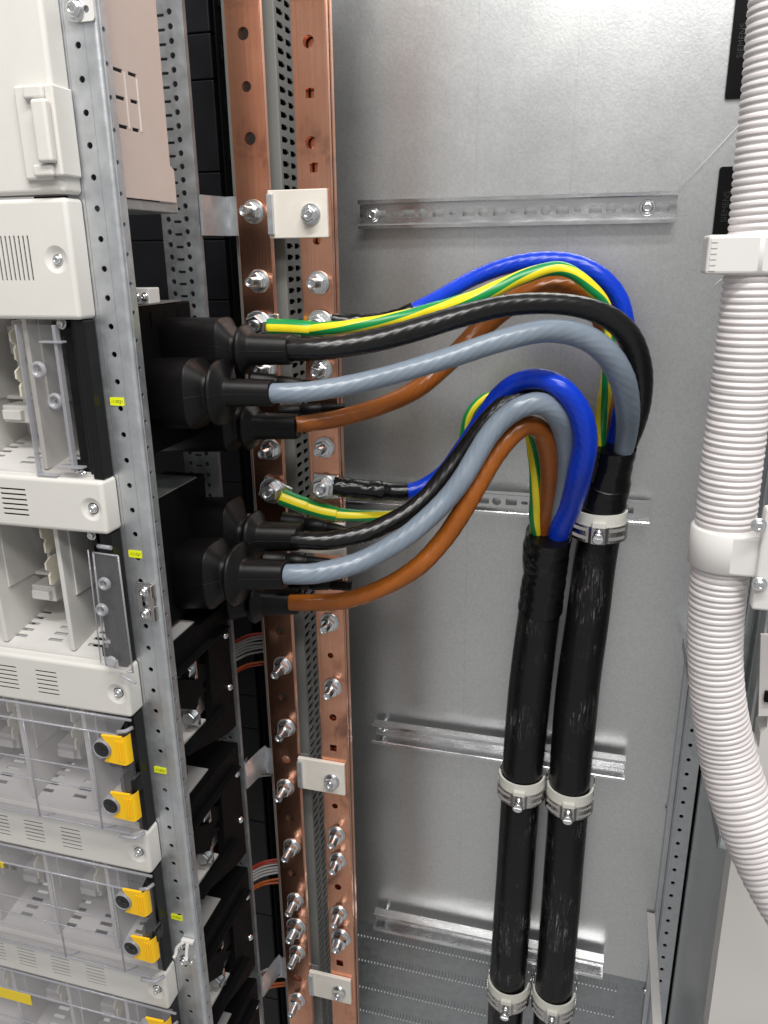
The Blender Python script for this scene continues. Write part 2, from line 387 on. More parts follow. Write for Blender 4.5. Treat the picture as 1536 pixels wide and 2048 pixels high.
# corner upright with holes
m = MB(); xl, xr = XX(1366, 1520, YB-.03), XX(1395, 1553, YB-.03); xc = XX(1377, 1520, YB-.03)
hs = []; z = ZZ(1378, 1520, YB-.03)
z0 = z
while z0 < ZT-.03: z0 += .025
while z0 > ZBm+.03: hs.append(circ((xc, YB-.03, z0), .0031)); z0 -= .025
slab(m, [(xl, YB-.03, ZT), (xr, YB-.03, ZT), (xr, YB-.03, ZBm), (xl, YB-.03, ZBm)], hs, (0, .002, 0))
box(m, xl-.002, xl-.0001, YB-.034, YB-.001, ZBm, ZT)
box(m, xl-.010, xl-.0021, YB-.010, YB-.002, ZBm, ZT, .001)
cu = thing('corner_upright', 'grey perforated steel strip in the right rear corner with a single column of holes', 'upright', (xc, YB, ZBm))
part('profile', m, 'galv_upright', cu)
m = MB(); box(m, xr+.001, xr+.012, YB-.01, YB-.008, ZBm, ZT); part('dark_gap', m, 'black_matte', cu)  # black strip drawn in for the shaded gap beside the upright
m = MB(); box(m, xl+.001, xr-.001, YB-.024, YB-.023, ZBm, ZT); part('hole_shade', m, 'black_matte', cu)  # black strip added behind the holes so they look dark
for q in ((1337, 1623), (1291, 1993)):
    p = W(*q, YB-.012); m = MB(); lathe(m, (p.x, YB-.001, p.z), (0, -1, 0), [(0, .0045), (.002, .0045), (.004, .002)], 14)
    part('screw', m, 'zinc', cu)
# depth-running channel on the right wall
def chan(name, pa, Ya, pb, Yb, wd, label, mt):
    a = W(pa[0], pa[1], Ya); b = W(pb[0], pb[1], Yb); b.x = a.x; b.z = a.z
    m = MB(); box(m, a.x, a.x+wd, Yb, Ya, a.z-.002, a.z, .0006); box(m, a.x, a.x+.0022, Yb, Ya, a.z-.0021, a.z+.014, .0006)
    return solo(name, m, mt, label, 'bracket')
chan('support_channel', (1364, 1290), YB-.02, (1418, 1708), .665, .022, 'dark steel channel running forward behind the lower bend of the white hose', 'dark_steel')
a = W(1294, 1830, YB-.01); m = MB(); box(m, a.x, a.x+.013, .86, YB-.003, a.z-.006, a.z, .001); box(m, a.x+.002, a.x+.011, .859, YB-.0035, a.z-.012, a.z-.0061, .001)
solo('edge_strip', m, 'clip_white', 'pale aluminium strip running forward low on the right side of the cabinet', 'trim strip')
# white cabinet side in the lower right corner
def hexa(m, q, Y0, Y1):
    a = [W(px, py, Y0) for px, py in q]; slab(m, a, [], (0, Y1-Y0, 0))
m = MB(); 
P_ = [(1500, 1515), (1502, 1500), (1518, 1496), (1521, 1466), (1534, 1455), (1545, 1300), (1620, 1290), (1640, 2080), (1412, 2080), (1465, 1700), (1489, 1535)]
hexa(m, P_, .80, .83)
solo('side_sheet', m, 'white_panel', 'large smooth off-white cabinet sheet filling the lower right corner', 'panel')
m = MB(); hexa(m, [(1522, 1270), (1620, 1270), (1620, 1432), (1517, 1432)], .795, .799)
box(m, XX(1538, 1395, .79)-.004, XX(1538, 1395, .79)+.004, .790, .7949, ZZ(1532, 1395, .79)-.006, ZZ(1532, 1395, .79)+.006, .001, 1)
solo('hinge_plate', m, ['white_panel', 'black_matte'], 'small off-white plate at the right edge above the large off-white sheet', 'plate')
# dark hinge rails beside the hose
m = MB(); xa = XX(1508, 1300, .86); hs = []
za = ZZ(1508, 860, .86); zb = ZZ(1508, 1540, .86)
for i in range(9): hs.append(circ((xa+.008, .86, za-.03-i*(za-zb-.04)/9), .0018))
slab(m, [(xa, .86, za), (xa+.014, .86, za), (xa+.014, .86, zb), (xa, .86, zb)], hs, (0, .002, 0))
box(m, xa-.010, xa-.002, .875, .90, zb, za, .002)
solo('hinge_rail', m, 'dark_steel', 'narrow dark steel rail with rivets to the right of the hose', 'rail')

# black embossed plates upper right
def black_plate(c0, c1, label, tx, sx0):
    p = W(*c0, YB-.003); q = W(*c1, YB-.003)
    t = thing('black_plate', label, 'plate', (p.x, YB, q.z), 'black moulded plates on the back sheet')
    m = MB(); slab(m, rrect(((p.x+q.x)/2, YB-.005, (p.z+q.z)/2), abs(q.x-p.x), abs(p.z-q.z), 'Y', .003, 5), [], (0, .0045, 0)); part('plate', m, 'black_plastic', t)
    m = MB(); text(m, tx, (p.x+.011, YB-.0053, (p.z+q.z)/2-.006), .0095, rot=math.radians(90), depth=.0006)
    part('lettering', m, 'ink_plate', t)
    m = MB(); cx = p.x+.030; cz = p.z-.030
    for s, r in ((1, .016),):
        tri = [(cx-.012, YB-.0053, cz-.010), (cx+.012, YB-.0053, cz-.010), (cx, YB-.0053, cz+.012)]
        tri2 = [(cx-.009, YB-.0053, cz-.0085), (cx+.009, YB-.0053, cz-.0085), (cx, YB-.0053, cz+.009)]
        slab(m, tri, [tri2], (0, .0004, 0))
    part('warning_triangle', m, 'ink_plate', t)
black_plate((1478, -60), (1540, 193), 'black moulded plate in the upper right corner partly behind the hose', 'SIEMENS', 0)
black_plate((1440, 334), (1528, 470), 'black moulded plate just above the upper hose clip', 'SIEMENS', 0)
# pale thread
m = MB(); a, b = W(1356, 381, YB-.004), W(1500, 226, YB-.004); tube(m, [[*a, .0004], [*b, .0004]], 6)
solo('thread', m, 'thread', 'fine pale thread slanting up from the right end of the top rail', 'thread'); m = MB()
a, b = W(1425, 573, YB-.004), W(1450, 553, YB-.004); tube(m, [[*a, .0004], [*b, .0004]], 6)
solo('thread', m, 'thread', 'short end of pale thread just under the upper hose clip', 'thread')

# ------------------------------------------------------------------ DIN RAILS
def screw_head(m, p, r, mi=0, d=(0, -1, 0)):
    lathe(m, p, d, [(0, r), (.0006, r), (.0025, r*.9), (.0042, r*.55), (.0042, r*.38)], 16, mi)
def pan_screw(p, r, parent, d=(0, -1, 0), washer=True):
    m = MB(); d = Vector(d).normalized(); p = Vector(p)
    if washer: lathe(m, p, d, [(0, r*1.35), (.0009, r*1.35), (.0011, r*1.25)], 20)
    o2 = p+d*.001
    lathe(m, o2, d, [(0, r*.85), (.0012, r), (.0026, r*.92), (.0034, r*.6), (.0035, r*.42), (.0024, r*.38)], 20)
    return part('screw', m, 'zinc', parent)
def din_rail(c0, c1, zmid_px, label, screws, slots=True, Yw=None, dp=.0075):
    Yw = Yw or YB-.012; e_ = dp-.0075
    x0 = XX(c0, zmid_px[0], Yw); x1 = XX(c1, zmid_px[1], Yw)
    z = (ZZ(c0, zmid_px[0], Yw)+ZZ(c1, zmid_px[1], Yw))/2
    t = thing('mounting_rail', label, 'rail', ((x0+x1)/2, YB, z-.018), 'galvanized mounting rails on the back sheet')
    m = MB(); holes = []
    if slots:
        x = x0+.028; k = 0
        while x < x1-.012:
            if k % 2 == 0: holes.append(rrect((x, Yw, z), .016, .0095, 'Y', .0006, 2)); x += .020
            else:
                if k % 4 == 1: holes.append(rrect((x-.0012, Yw, z), .0095, .0048, 'Y', .0023, 5))
                else: holes.append(circ((x-.0012, Yw, z), .0065, 'Y', 18, .0062))
                x += .020
            k += 1
    slab(m, [(x0, Yw, z+.0125), (x1, Yw, z+.0125), (x1, Yw, z-.0125), (x0, Yw, z-.0125)], holes, (0, .0015, 0))
    for s in (1, -1):
        # web, lip
        prof = [(0, .0125), (0, .0141), (-.0075-e_, .0141), (-.0082-e_, .0148), (-.0082-e_, .0180), (-.0096-e_, .0180), (-.0096-e_, .0138), (-.0086-e_, .0126)]
        L = [Vector((x0, Yw+a_, z+s*b_)) for a_, b_ in prof]
        slab(m, L, [], (x1-x0, 0, 0))
    part('profile', m, 'galv_rail', t)
    m = MB(); box(m, x0+.004, x1-.004, Yw+.0016, YB-.0003, z-.008, z-.0065)
    for sx_ in screws:
        px = XX(sx_[0], sx_[1], Yw)
        pan_screw((px, Yw-.0002, z), .0072, t)
        mm = MB(); lathe(mm, (px, Yw+.0016, z), (0, 1, 0), [(0, .006), (YB-Yw-.002, .006)], 14); part('spacer', mm, 'zinc_dull', t)
    return t
din_rail(720, 1354, (432, 412), 'uppermost slotted galvanized rail above all the cables', [(745, 431), (1295, 414)])
din_rail(668, 1298, (965, 1040), 'slotted galvanized rail passing behind the lower cable loop', [(826, 985)])
din_rail(750, 1250, (1455, 1525), 'galvanized rail with a clamp on each black cable, third rail down', [(765, 1452)], slots=False, dp=.019)
din_rail(752, 1207, (1830, 1918), 'lowest galvanized rail just above the dark vent slots', [(770, 1826)], slots=False, dp=.019)

# ------------------------------------------------------------------ LEFT BACKGROUND
m = MB(); xd0, xd1 = -.62, XX(415, 0, .98)
zz = .36; k = 0
hz = [.36]
for py in (66, 160, 345, 480, 600, 760, 960, 1160, 1376, 1440, 1620, 1800, 1960, 2120): hz.append(ZZ(395, py, .98))
for a, b in zip(hz, hz[1:]): box(m, xd0, xd1, .98, 1.0, b+.0006, a-.0006, .0015)
solo('insulating_cover', m, 'black_block', 'dark column of stacked black plastic blocks behind the left copper bar', 'cover')
m = MB(); box(m, -.8, -.385, 1.03, 1.035, ZBm, .40)  # black board added to keep the space behind the bars dark
box(m, xd1+.004, xd1+.006, .985, 1.0299, ZBm, .40)
for i in range(26):
    z = .30-i*.057; box(m, xd1+.0062, xd1+.0085, .993, 1.012, z-.016, z, .0005)
solo('dark_backing', m, 'black_matte', 'matt black board added to darken the space deep behind the left copper bar', 'board')
# rear perforated upright
Yr = .83; xa, xb = -.4835, -.4385
m = MB(); hs = []
z = ZZ(347, 22, Yr)
while z > ZBm+.1:
    hs.append(circ((xb-.0145, Yr, z), .0030, 'Y', 12)); z -= .0132
i = 0; z = ZZ(347, 28, Yr)
while z > ZBm+.1:
    hs.append(rrect((xb-.0255, Yr, z), .0095, .0028, 'Y', .001, 3, tilt=-.0)); z -= .0132
z = ZZ(347, 22, Yr)
while z > ZBm+.1:
    hs.append(circ((xb-.0365, Yr, z), .0030, 'Y', 12)); z -= .0132
slab(m, [(xa, Yr, .40), (xb, Yr, .40), (xb, Yr, ZBm), (xa, Yr, ZBm)], hs, (0, .002, 0))
box(m, xb-.0012, xb+.0008, Yr-.0004, Yr+.006, ZBm, .40)
solo('perforated_upright', m, 'galv_upright', 'flat steel upright with columns of holes and slots behind the black boots', 'upright')
# partition plate
m = MB(); XP = XX(240, 393, .665)
def wx(px, py, X=XP): return W(px, py, X=X)
zb0 = wx(240, 393).z; 
ol = [(XP, .655, .42), (XP, .655, zb0), (XP, .765, zb0), (XP, .765, zb0+.030), (XP, .758, zb0+.034), (XP, .758, .42)]
hs = []
yL = [(wx(x, 200).y) for x in (222, 246)]
for (x0, y0, x1, y1) in ((217, 132, 245, 144), (256, 146, 273, 152), (224, 190, 250, 199), (261, 201, 276, 206), (229, 249, 256, 256), (265, 258, 279, 262)):
    a = wx(x0, y0); b = wx(x1, y1); z_ = (a.z+b.z)/2
    hs.append([(XP, a.y, z_+.0016), (XP, b.y, z_+.0016), (XP, b.y, z_-.0016), (XP, a.y, z_-.0016)])
slab(m, ol, hs, (-.0015, 0, 0))
ya = wx(253, 200).y; yb_ = wx(277, 205).y; zt_ = wx(253, 146).z; zq = wx(260, 258).z
box(m, XP, XP+.0008, ya-.0008, ya+.0008, zq, zt_, 0, 1); box(m, XP, XP+.0008, yb_-.0008, yb_+.0008, zq, zt_-.002, 0, 1)
t = thing('partition_plate', 'pinkish beige side plate with short black slots at the upper left', 'plate', (XP, .7, zb0))
part('plate', m, ['pink_beige', 'insulator'], t)
m = MB(); box(m, XP-.06, XP-.002, .655, .77, zb0-.010, zb0-.001, .001); part('lower_tray', m, 'dark_steel', t)

# ------------------------------------------------------------------ WIRING DUCT between the bars
xa, xb = -.4217, -.3608; Yd = .885
t = thing('wiring_duct', 'grey slotted wiring duct standing between the two copper bars', 'duct', ((xa+xb)/2, Yd, ZBm))
m = MB(); box(m, xa, xb, Yd, Yd+.004, ZBm, .40, .0015); part('cover', m, 'duct_grey', t)
m = MB(); hs = []; z = .385; Y0, Y1 = Yd+.0045, Yd+.075
while z > -1.30:
    for ya, yb_ in ((Y0+.006, Y0+.024), (Y0+.030, Y0+.046), (Y0+.052, Y0+.066)):
        h = .0030
        hs.append([(xb-.002, ya, z+h), (xb-.002, yb_-.004, z+h), (xb-.002, yb_-.003, z+h*.5), (xb-.002, yb_+.0, z+h*.5), (xb-.002, yb_+.0, z-h*.5), (xb-.002, yb_-.003, z-h*.5), (xb-.002, yb_-.004, z-h), (xb-.002, ya, z-h)])
    z -= .0125
slab(m, [(xb-.002, Y0, .40), (xb-.002, Y1, .40), (xb-.002, Y1, ZBm), (xb-.002, Y0, ZBm)], hs, (-.0015, 0, 0))
part('slotted_wall', m, 'duct_grey', t)
m = MB(); box(m, xa+.001, xa+.0025, Y0, Y1, ZBm, .40); box(m, xa+.0026, xb-.0036, Y1-.002, Y1, ZBm, .40); part('rear_wall', m, 'black_matte', t)
m = MB()
for k in range(3):
    x = xb-.022-random.random()*.02; y = Y0+.010+k*.008
    tube(m, catmull([[x+random.uniform(-.004, .004), y+random.uniform(-.003, .003), .38-j*.2, .0016] for j in range(9)], 4), 6)
part('wires', m, 'wire_red', t)

# ------------------------------------------------------------------ COPPER BARS
YBAR = .86; TB = .008
BL = (-.4065, -.3668); BR = (-.3330, -.2953)
def bolt_proto(size, long, parent, name='bolt'):
    """axis -Y, base at local origin; built in root space of `parent` then positioned"""
    r = size; off = ROOTLOC[parent.name]
    m = MB(); lathe(m, off, (0, -1, 0), [(0, r*1.32), (.0014, r*1.32), (.0020, r*1.25)], 26); o = part(name, m, 'zinc_dull', parent)
    m = MB(); lathe(m, off+Vector((0, -.0023, 0)), (0, -1, 0), [(0, r*.94), (.0004, r), (r*.90, r), (r*.90+.0006, r*.86)], 6, smooth=False, rot=.35)
    lathe(m, off+Vector((0, -.0022, 0)), (0, -1, 0), [(0, r*1.06), (.0010, r*1.06)], 22); part('nut', m, 'zinc', o)
    m = MB(); pr = []; h = 0; L = long*1.22
    while h < L: pr += [(h, r*.50), (h+.0004, r*.545), (h+.0008, r*.50)]; h += .0009
    pr += [(L, r*.50), (L+.0008, r*.42), (L+.0006, r*.34), (L-.0012, r*.26)]
    lathe(m, off+Vector((0, -.0021, 0)), (0, -1, 0), pr, 18); part('stud', m, 'thread_zinc', o)
    return o
def busbar(X01, label, holes, bolts, twin=False):
    x0, x1 = X01
    t = thing('copper_busbar', label, 'busbar', ((x0+x1)/2, YBAR, ZBm), 'upright copper bars')
    hs = []
    for (px, py, r, kind) in holes:
        p = W(px, py, YBAR); rr = r*mpp(p)
        hs.append(circ((p.x, YBAR, p.z), rr, 'Y', 22) if kind == 'o' else rrect((p.x, YBAR, p.z), rr*2, rr*2, 'Y', .0005, 2))
    m = MB(); e = .0008
    slab(m, [(x0+e, YBAR, .42), (x1-e, YBAR, .42), (x1-e, YBAR, ZBm), (x0+e, YBAR, ZBm)], hs, (0, TB, 0))
    for s, xx in ((1, x0), (-1, x1)):   # rounded long edges
        vs = [(xx+s*e, YBAR), (xx+s*e*.35, YBAR+e*.3), (xx, YBAR+e), (xx, YBAR+TB-e), (xx+s*e, YBAR+TB)]
        slab(m, [Vector((a, b, .42)) for a, b in vs], [], (0, 0, ZBm-.42))
    part('bar', m, 'copper', t)
    if twin:
        m = MB(); hs2 = []
        box(m, x0+.004, x1+.0002, YBAR+TB+.004, YBAR+2*TB+.004, ZBm, .42, .0008)
        part('bar', m, 'copper', t, 'second copper bar behind the front one')
    cache = {}
    for (px, py, size, lg, Yf) in bolts:
        p = W(px, py, Yf-.006); key = (size, lg)
        off = Vector((p.x, Yf, p.z))-ROOTLOC[t.name]
        if key not in cache:
            o = bolt_proto(size, lg, t); o.location = off; cache[key] = o
        else:
            c = copy_tree(cache[key], t, off)
        if key in cache and False: pass
    return t
S, B_ = .0098, .0118
Lb = [(503, 423), (514, 563), (530, 738), (538, 901), (562.5, 1335), (570, 1459), (568, 1579), (581, 1698), (588, 1806), (590, 1859), (592, 1910), (592.5, 2005)]
lh = [(486, 67, 12, 'o'), (493, 173, 10, 'o'), (500, 277, 12, 'o'), (559, 1263, 9, 'o'), (566, 1394, 9.5, 'o'), (572, 1519, 9, 'o'), (580, 1636, 9, 'o'), (584.5, 1746, 9, 'o'), (595, 1956, 9, 'o')]
bl = [(x, y, B_ if y == 1859 else S, .020 if y < 1000 else .022, YBAR) for x, y in Lb]
barL = busbar(BL, 'left copper bar with a long row of hex nuts and round holes', lh, bl)
Rb = [(634, 566), (641, 741), (646, 897), (656.5, 1248), (663, 1378.5), (671, 1674), (673, 1725.6), (676, 1831.5), (679.5, 1881)]
rh = [(617, 83, 12, 'o'), (620, 186, 9, 's'), (622, 285, 12, 'o'), (628, 335, 9, 's'), (634, 480, 9, 'o'), (661, 1311, 6, 'o'), (666, 1435, 7.5, 'o'), (666.7, 1496, 7, 's'), (670, 1612, 6, 'o'), (676, 1774, 7, 'o'), (679.5, 1926, 7, 's')]
br_ = [(x, y, B_ if y == 1881 else S, .019, YBAR) for x, y in Rb]
barR = busbar(BR, 'right copper bar in front of the back sheet with round and square holes', rh, br_, True)

# holders: grey bracket + cream insulator
def holder(pa, pb, bz, label, ybr=(388, 460), xbr=400):
    """pa top-left px, pb bottom-right px of cream plate"""
    Yp = YBAR-.006
    a = W(*pa, Yp); b = W(*pb, Yp)
    t = thing('bar_holder', label, 'holder', ((a.x+b.x)/2, Yp, b.z), 'cream insulators holding the copper bars')
    m = MB(); box(m, BL[1]+.0005, b.x, Yp, YBAR-.0002, b.z, a.z, .001); part('insulator', m, 'insulator', t)
    zc = (a.z+b.z)/2; h = abs(a.z-b.z)*.42
    m = MB(); Yb_ = YBAR+TB+.001
    xL = -.460
    # folded bracket behind the left bar
    prof = [(-.4368, Yr+.012), (-.4366, Yr+.001), (-.4325, Yr-.001), (-.4270, Yr+.030), (-.4235, Yb_+.004), (-.418, Yb_), (BL[1]+.010, Yb_)]
    vs = []; fs = []; th = .002
    for i, (x, y) in enumerate(prof):
        for dz in (h, -h): vs += [(x, y, zc+dz), (x, y+th, zc+dz)]
    for i in range(len(prof)-1):
        o = i*4; q = o+4
        fs += [[o, o+2, q+2, q], [o+1, q+1, q+3, o+3], [o, q, q+1, o+1], [o+2, o+3, q+3, q+2]]
    fs += [[0, 1, 3, 2], [len(vs)-4, len(vs)-2, len(vs)-1, len(vs)-3]]
    m.add(vs, fs); box(m, BL[1]+.0006, BL[1]+.0075, Yp-.004, Yp-.0002, zc-h, zc+h, .0006)
    part('bracket', m, 'galv_upright', t)
    if bz:
        p = W(*bz, Yp-.006); bo = bolt_proto(S*.86, .008, t); bo.location = Vector((p.x, Yp, p.z))-ROOTLOC[t.name]
    return t
holder((548, 380), (656, 475), (618, 428), 'uppermost cream insulator block on the right copper bar')
holder((590, 1040), (690, 1113), None, 'cream insulator block half hidden behind the lower black and grey cables')
holder((603, 1517), (690, 1592), (661, 1567), 'cream insulator block beside the third mounting rail, middle of the bars')
holder((608, 1941), (702, 2010), (676, 1990), 'lowest cream insulator block at the foot of the copper bars')

# ------------------------------------------------------------------ POWER CABLES
def core_shape(tw, amp=.035, lob=5):
    return lambda i, s, a: 1+amp*math.cos(lob*a+tw*s)
def core(t, L, mt, label, n=48, tw=420, amp=.011):
    m = MB(); tube(m, pxpath(L, 26), n, lambda i, s, a: 1+amp*math.cos(10*a+tw*s)+.012*math.cos(3*a+60*s)); return part('core', m, mt, t, label)
def earth(t, L, label, tw=14, ph=0., sub=10, flat=.0):
    m = MB()
    def mi(s, a):
        return 0 if (int((a+.001)/(2*math.pi)*36) % 12) < 6 else 1
    tube(m, pxpath(L, sub), 36, lambda i, s, a: 1+.03*math.sin(s*130+a*2), mi, twist=tw)
    return part('core', m, ['core_yellow', 'core_green'], t, label)
def wrinkly(t, L, label, amp=.05, name='heat_shrink', seed=0):
    rnd = random.Random(seed); ph = [rnd.random()*6 for _ in range(8)]
    def sh(i, s, a):
        return 1+amp*(math.sin(s*330+2*a+ph[0])*.5+math.sin(s*170-3*a+ph[1])*.5+.4*math.sin(s*520+5*a+ph[2]))
    m = MB(); tube(m, pxpath(L, 12), 36, sh); return part(name, m, 'shrink', t, label)

def lug(t, cx, cy, Yf, wpx, hpx, to, ang, size=.0118, lg=.012):
    """flat tinned lug with bolt, centred at px"""
    p = W(cx, cy, Yf-.004); off = ROOTLOC[t.name]
    m = MB(); k = mpp(p); hw, hh = wpx/2*k, hpx/2*k
    M = Matrix.Translation((p.x, 0, p.z)) @ Matrix.Rotation(ang, 4, 'Y')
    box(m, -hw, to*k, Yf-.004, Yf-.0002, -hh, hh, .0012, M=M)
    o = part('lug', m, 'galv_rail', t)
    b = bolt_proto(size, lg, t); b.location = Vector((p.x, Yf-.004, p.z))-off
# upper cable (bundle B, right)
tB = thing('power_cable', 'right-hand thick black cable fanning out into the higher loop of coloured cores', 'cable', tuple(W(1105, 2100, 1.03)))
tA = thing('power_cable', 'left-hand thick black cable fanning out into the lower loop of coloured cores', 'cable', tuple(W(1000, 2100, 1.03)))
core(tB, [(808, 628, 22, .868), (826, 620, 27, .872), (880, 593, 29, .90), (950, 555, 31, .94), (1020, 530, 33, .965), (1090, 521, 35, .98), (1150, 527, 36, .98), (1200, 552, 36, .98), (1235, 592, 36, .985), (1250, 640, 36, .99), (1256, 700, 35, 1.0), (1250, 770, 33, 1.01), (1235, 840, 32, 1.02), (1219, 930, 30, 1.03)], 'core_blue', 'blue core, topmost of the higher loop')
core(tB, [(590, 849, 33, .80), (620, 846, 34, .81), (680, 836, 35, .83), (760, 813, 36, .86), (830, 780, 38, .90), (885, 735, 40, .93), (930, 690, 42, .96), (980, 640, 44, .975), (1030, 602, 46, .98), (1085, 578, 48, .98), (1135, 573, 46, .985), (1175, 592, 42, .99), (1200, 632, 38, 1.0), (1215, 700, 34, 1.01), (1225, 800, 30, 1.02), (1228, 930, 28, 1.03)], 'core_brown', 'brown core of the higher loop')
earth(tB, [(540, 655, 26, .84), (576, 656, 26, .84), (612, 658, 26, .84), (650, 657, 27, .838), (700, 653, 27, .838), (785, 639, 27, .85), (869, 618, 28, .88), (954, 594, 32, .915), (1038, 557, 29, .935), (1100, 538, 28, .945), (1140, 543, 27, .95), (1178, 572, 27, .955), (1206, 605, 26, .965), (1217, 650, 24, .97), (1217, 700, 24, .975), (1214, 760, 25, .99), (1206, 820, 26, 1.0), (1200, 870, 25, 1.01), (1200, 930, 22, 1.02)], 'green and yellow striped core of the higher loop')
core(tB, [(530, 700, 44, .765), (590, 700, 44, .765), (650, 697, 45, .77), (740, 683, 46, .79), (830, 660, 46, .815), (920, 633, 45, .84), (1010, 612, 43, .865), (1100, 607, 42, .885), (1170, 616, 43, .90), (1225, 640, 46, .915), (1262, 680, 49, .93), (1279, 740, 50, .95), (1281, 800, 44, .97), (1272, 850, 36, .995), (1258, 898, 26, 1.012), (1238, 965, 20, 1.022)], 'core_black', 'black core of the higher loop')
core(tB, [(500, 786, 36, .725), (560, 786, 40, .725), (620, 783, 40, .735), (700, 770, 40, .755), (800, 745, 40, .785), (900, 715, 42, .815), (1000, 682, 44, .84), (1090, 662, 46, .865), (1160, 671, 49, .885), (1212, 705, 51, .90), (1243, 755, 52, .92), (1255, 815, 49, .95), (1254, 860, 43, .98), (1246, 905, 38, 1.0), (1236, 960, 28, 1.018)], 'core_grey', 'grey core, lowest of the higher loop')
lug(tB, 517, 650, YBAR, 46, 44, 44, .0, .0122)
lug(tB, 640, 648, YBAR, 46, 40, 36, .0, .0118)
wrinkly(tB, [(664, 641, 30, .85), (700, 644, 32, .855), (740, 643, 31, .86), (775, 638, 29, .865), (800, 631, 30, .866), (828, 620, 31, .87)], 'wrinkled black shrink tube on the end of the blue core', .05, seed=1)
m = MB(); tube(m, pxpath([(538, 654, 33, .84), (576, 655, 33, .84), (612, 657, 32, .84), (640, 658, 30, .844), (668, 658, 28, .849)], 6), 28, None, lambda s, a: 0 if (((a/(2*math.pi)+.08)*3) % 1) < .5 else 1)
part('heat_shrink', m, ['core_yellow', 'core_green'], tB, 'striped shrink tube on the end of the green and yellow core')
wrinkly(tB, [(1230, 893, 84, 1.008), (1227, 915, 82, 1.012), (1220, 945, 82, 1.018), (1215, 965, 92, 1.024), (1210, 990, 88, 1.026), (1205, 1030, 86, 1.028), (1199, 1075, 84, 1.03)], 'black shrink sleeve where the cores enter the right cable', .018, 'end_sleeve', 3)
m = MB(); tube(m, pxpath([(1200, 1060, 83, 1.03), (1190, 1120, 83, 1.03), (1177, 1220, 84, 1.03), (1160, 1340, 85, 1.03), (1150, 1430, 85, 1.03), (1142, 1520, 82, 1.03), (1137, 1600, 79, 1.03), (1130, 1700, 77, 1.03), (1122, 1800, 76, 1.03), (1114, 1900, 74, 1.03), (1106, 1990, 72, 1.03), (1100, 2100, 71, 1.03)], 8), 40, lambda i, s, a: 1+.006*math.sin(s*40+3*a))
part('sheath', m, 'sheath', tB)
# lower cable (bundle A, left)
core(tA, [(790, 985, 30, .875), (815, 983, 31, .88), (850, 972, 33, .89), (890, 944, 34, .90), (922, 902, 35, .912), (948, 864, 36, .918), (972, 828, 37, .918), (1000, 790, 38, .915), (1038, 764, 40, .908), (1085, 759, 41, .90), (1128, 780, 44, .895), (1160, 826, 46, .905), (1171, 885, 48, .92), (1160, 945, 49, .94), (1143, 1005, 48, .975), (1121, 1055, 44, .998), (1105, 1110, 34, 1.018)], 'core_blue', 'blue core, outermost of the lower loop')
earth(tA, [(560, 993, 25, .85), (590, 1004, 26, .853), (620, 1015, 26, .856), (648, 1023, 26, .858), (675, 1028, 26, .86), (740, 1032, 25, .875), (800, 1028, 23, .90), (860, 1002, 21, .93), (900, 955, 20, .95), (922, 905, 22, .96), (930, 868, 23, .965), (938, 832, 21, .965), (960, 803, 19, .97), (988, 790, 19, .975), (1020, 800, 19, .98), (1046, 832, 20, .98), (1060, 870, 22, .98), (1069, 920, 25, .975), (1073, 975, 27, .975), (1071, 1030, 26, .99), (1073, 1065, 24, 1.002), (1078, 1120, 20, 1.018)], 'green and yellow striped core of the lower loop', 10, 1.1)
core(tA, [(585, 1080, 34, .79), (610, 1081, 36, .792), (660, 1081, 37, .80), (725, 1068, 38, .815), (768, 1051, 38, .83), (815, 1026, 38, .845), (856, 992, 38, .86), (888, 954, 38, .872), (922, 910, 38, .885), (953, 868, 37, .892), (984, 830, 36, .90), (1020, 800, 34, .91), (1062, 787, 33, .922), (1105, 802, 32, .945), (1130, 850, 32, .965), (1135, 920, 30, .98), (1122, 1000, 28, 1.0), (1115, 1100, 28, 1.02)], 'core_black', 'black core of the lower loop')
core(tA, [(520, 1148, 40, .75), (590, 1148, 41, .752), (640, 1145, 42, .765), (720, 1124, 42, .79), (800, 1081, 42, .81), (850, 1042, 42, .825), (892, 1000, 42, .84), (925, 957, 42, .85), (951, 914, 42, .86), (977, 872, 42, .868), (1006, 838, 43, .875), (1042, 814, 44, .88), (1082, 808, 45, .89), (1115, 832, 46, .905), (1130, 880, 44, .93), (1128, 950, 38, .96), (1116, 1020, 34, .99), (1108, 1100, 32, 1.02)], 'core_grey', 'grey core of the lower loop')
core(tA, [(580, 1205, 33, .80), (620, 1205, 34, .803), (690, 1201, 35, .81), (765, 1176, 36, .82), (835, 1134, 38, .83), (884, 1083, 39, .845), (914, 1040, 40, .853), (938, 1000, 40, .86), (963, 957, 40, .87), (988, 915, 40, .88), (1018, 876, 40, .89), (1050, 852, 40, .90), (1080, 860, 40, .915), (1094, 895, 40, .93), (1099, 950, 36, .955), (1093, 1010, 34, .985), (1086, 1060, 30, 1.005), (1082, 1120, 26, 1.02)], 'core_brown', 'brown core, innermost of the lower loop')
lug(tA, 545, 981, YBAR, 50, 46, 36, .42, .0122)
lug(tA, 648, 973, YBAR, 46, 50, 30, .03, .0118)
wrinkly(tA, [(668, 972, 38, .852), (700, 976, 40, .856), (740, 981, 40, .862), (765, 982, 39, .868), (775, 982, 35, .872)], 'knurled black shrink tube on the lower blue core', .05, seed=4)
wrinkly(tA, [(760, 982, 41, .866), (778, 983, 37, .872), (800, 984, 36, .876), (815, 983, 35, .879)], 'short black sleeve on the lower blue core', .012, seed=5)
m = MB(); tube(m, pxpath([(562, 993, 35, .850), (590, 1004, 34, .853), (610, 1011, 34, .855), (620, 1015, 31, .856), (648, 1023, 31, .858), (675, 1028, 30, .86)], 6), 28, None, lambda s, a: 0 if (((a/(2*math.pi)+.15)*3) % 1) < .5 else 1)
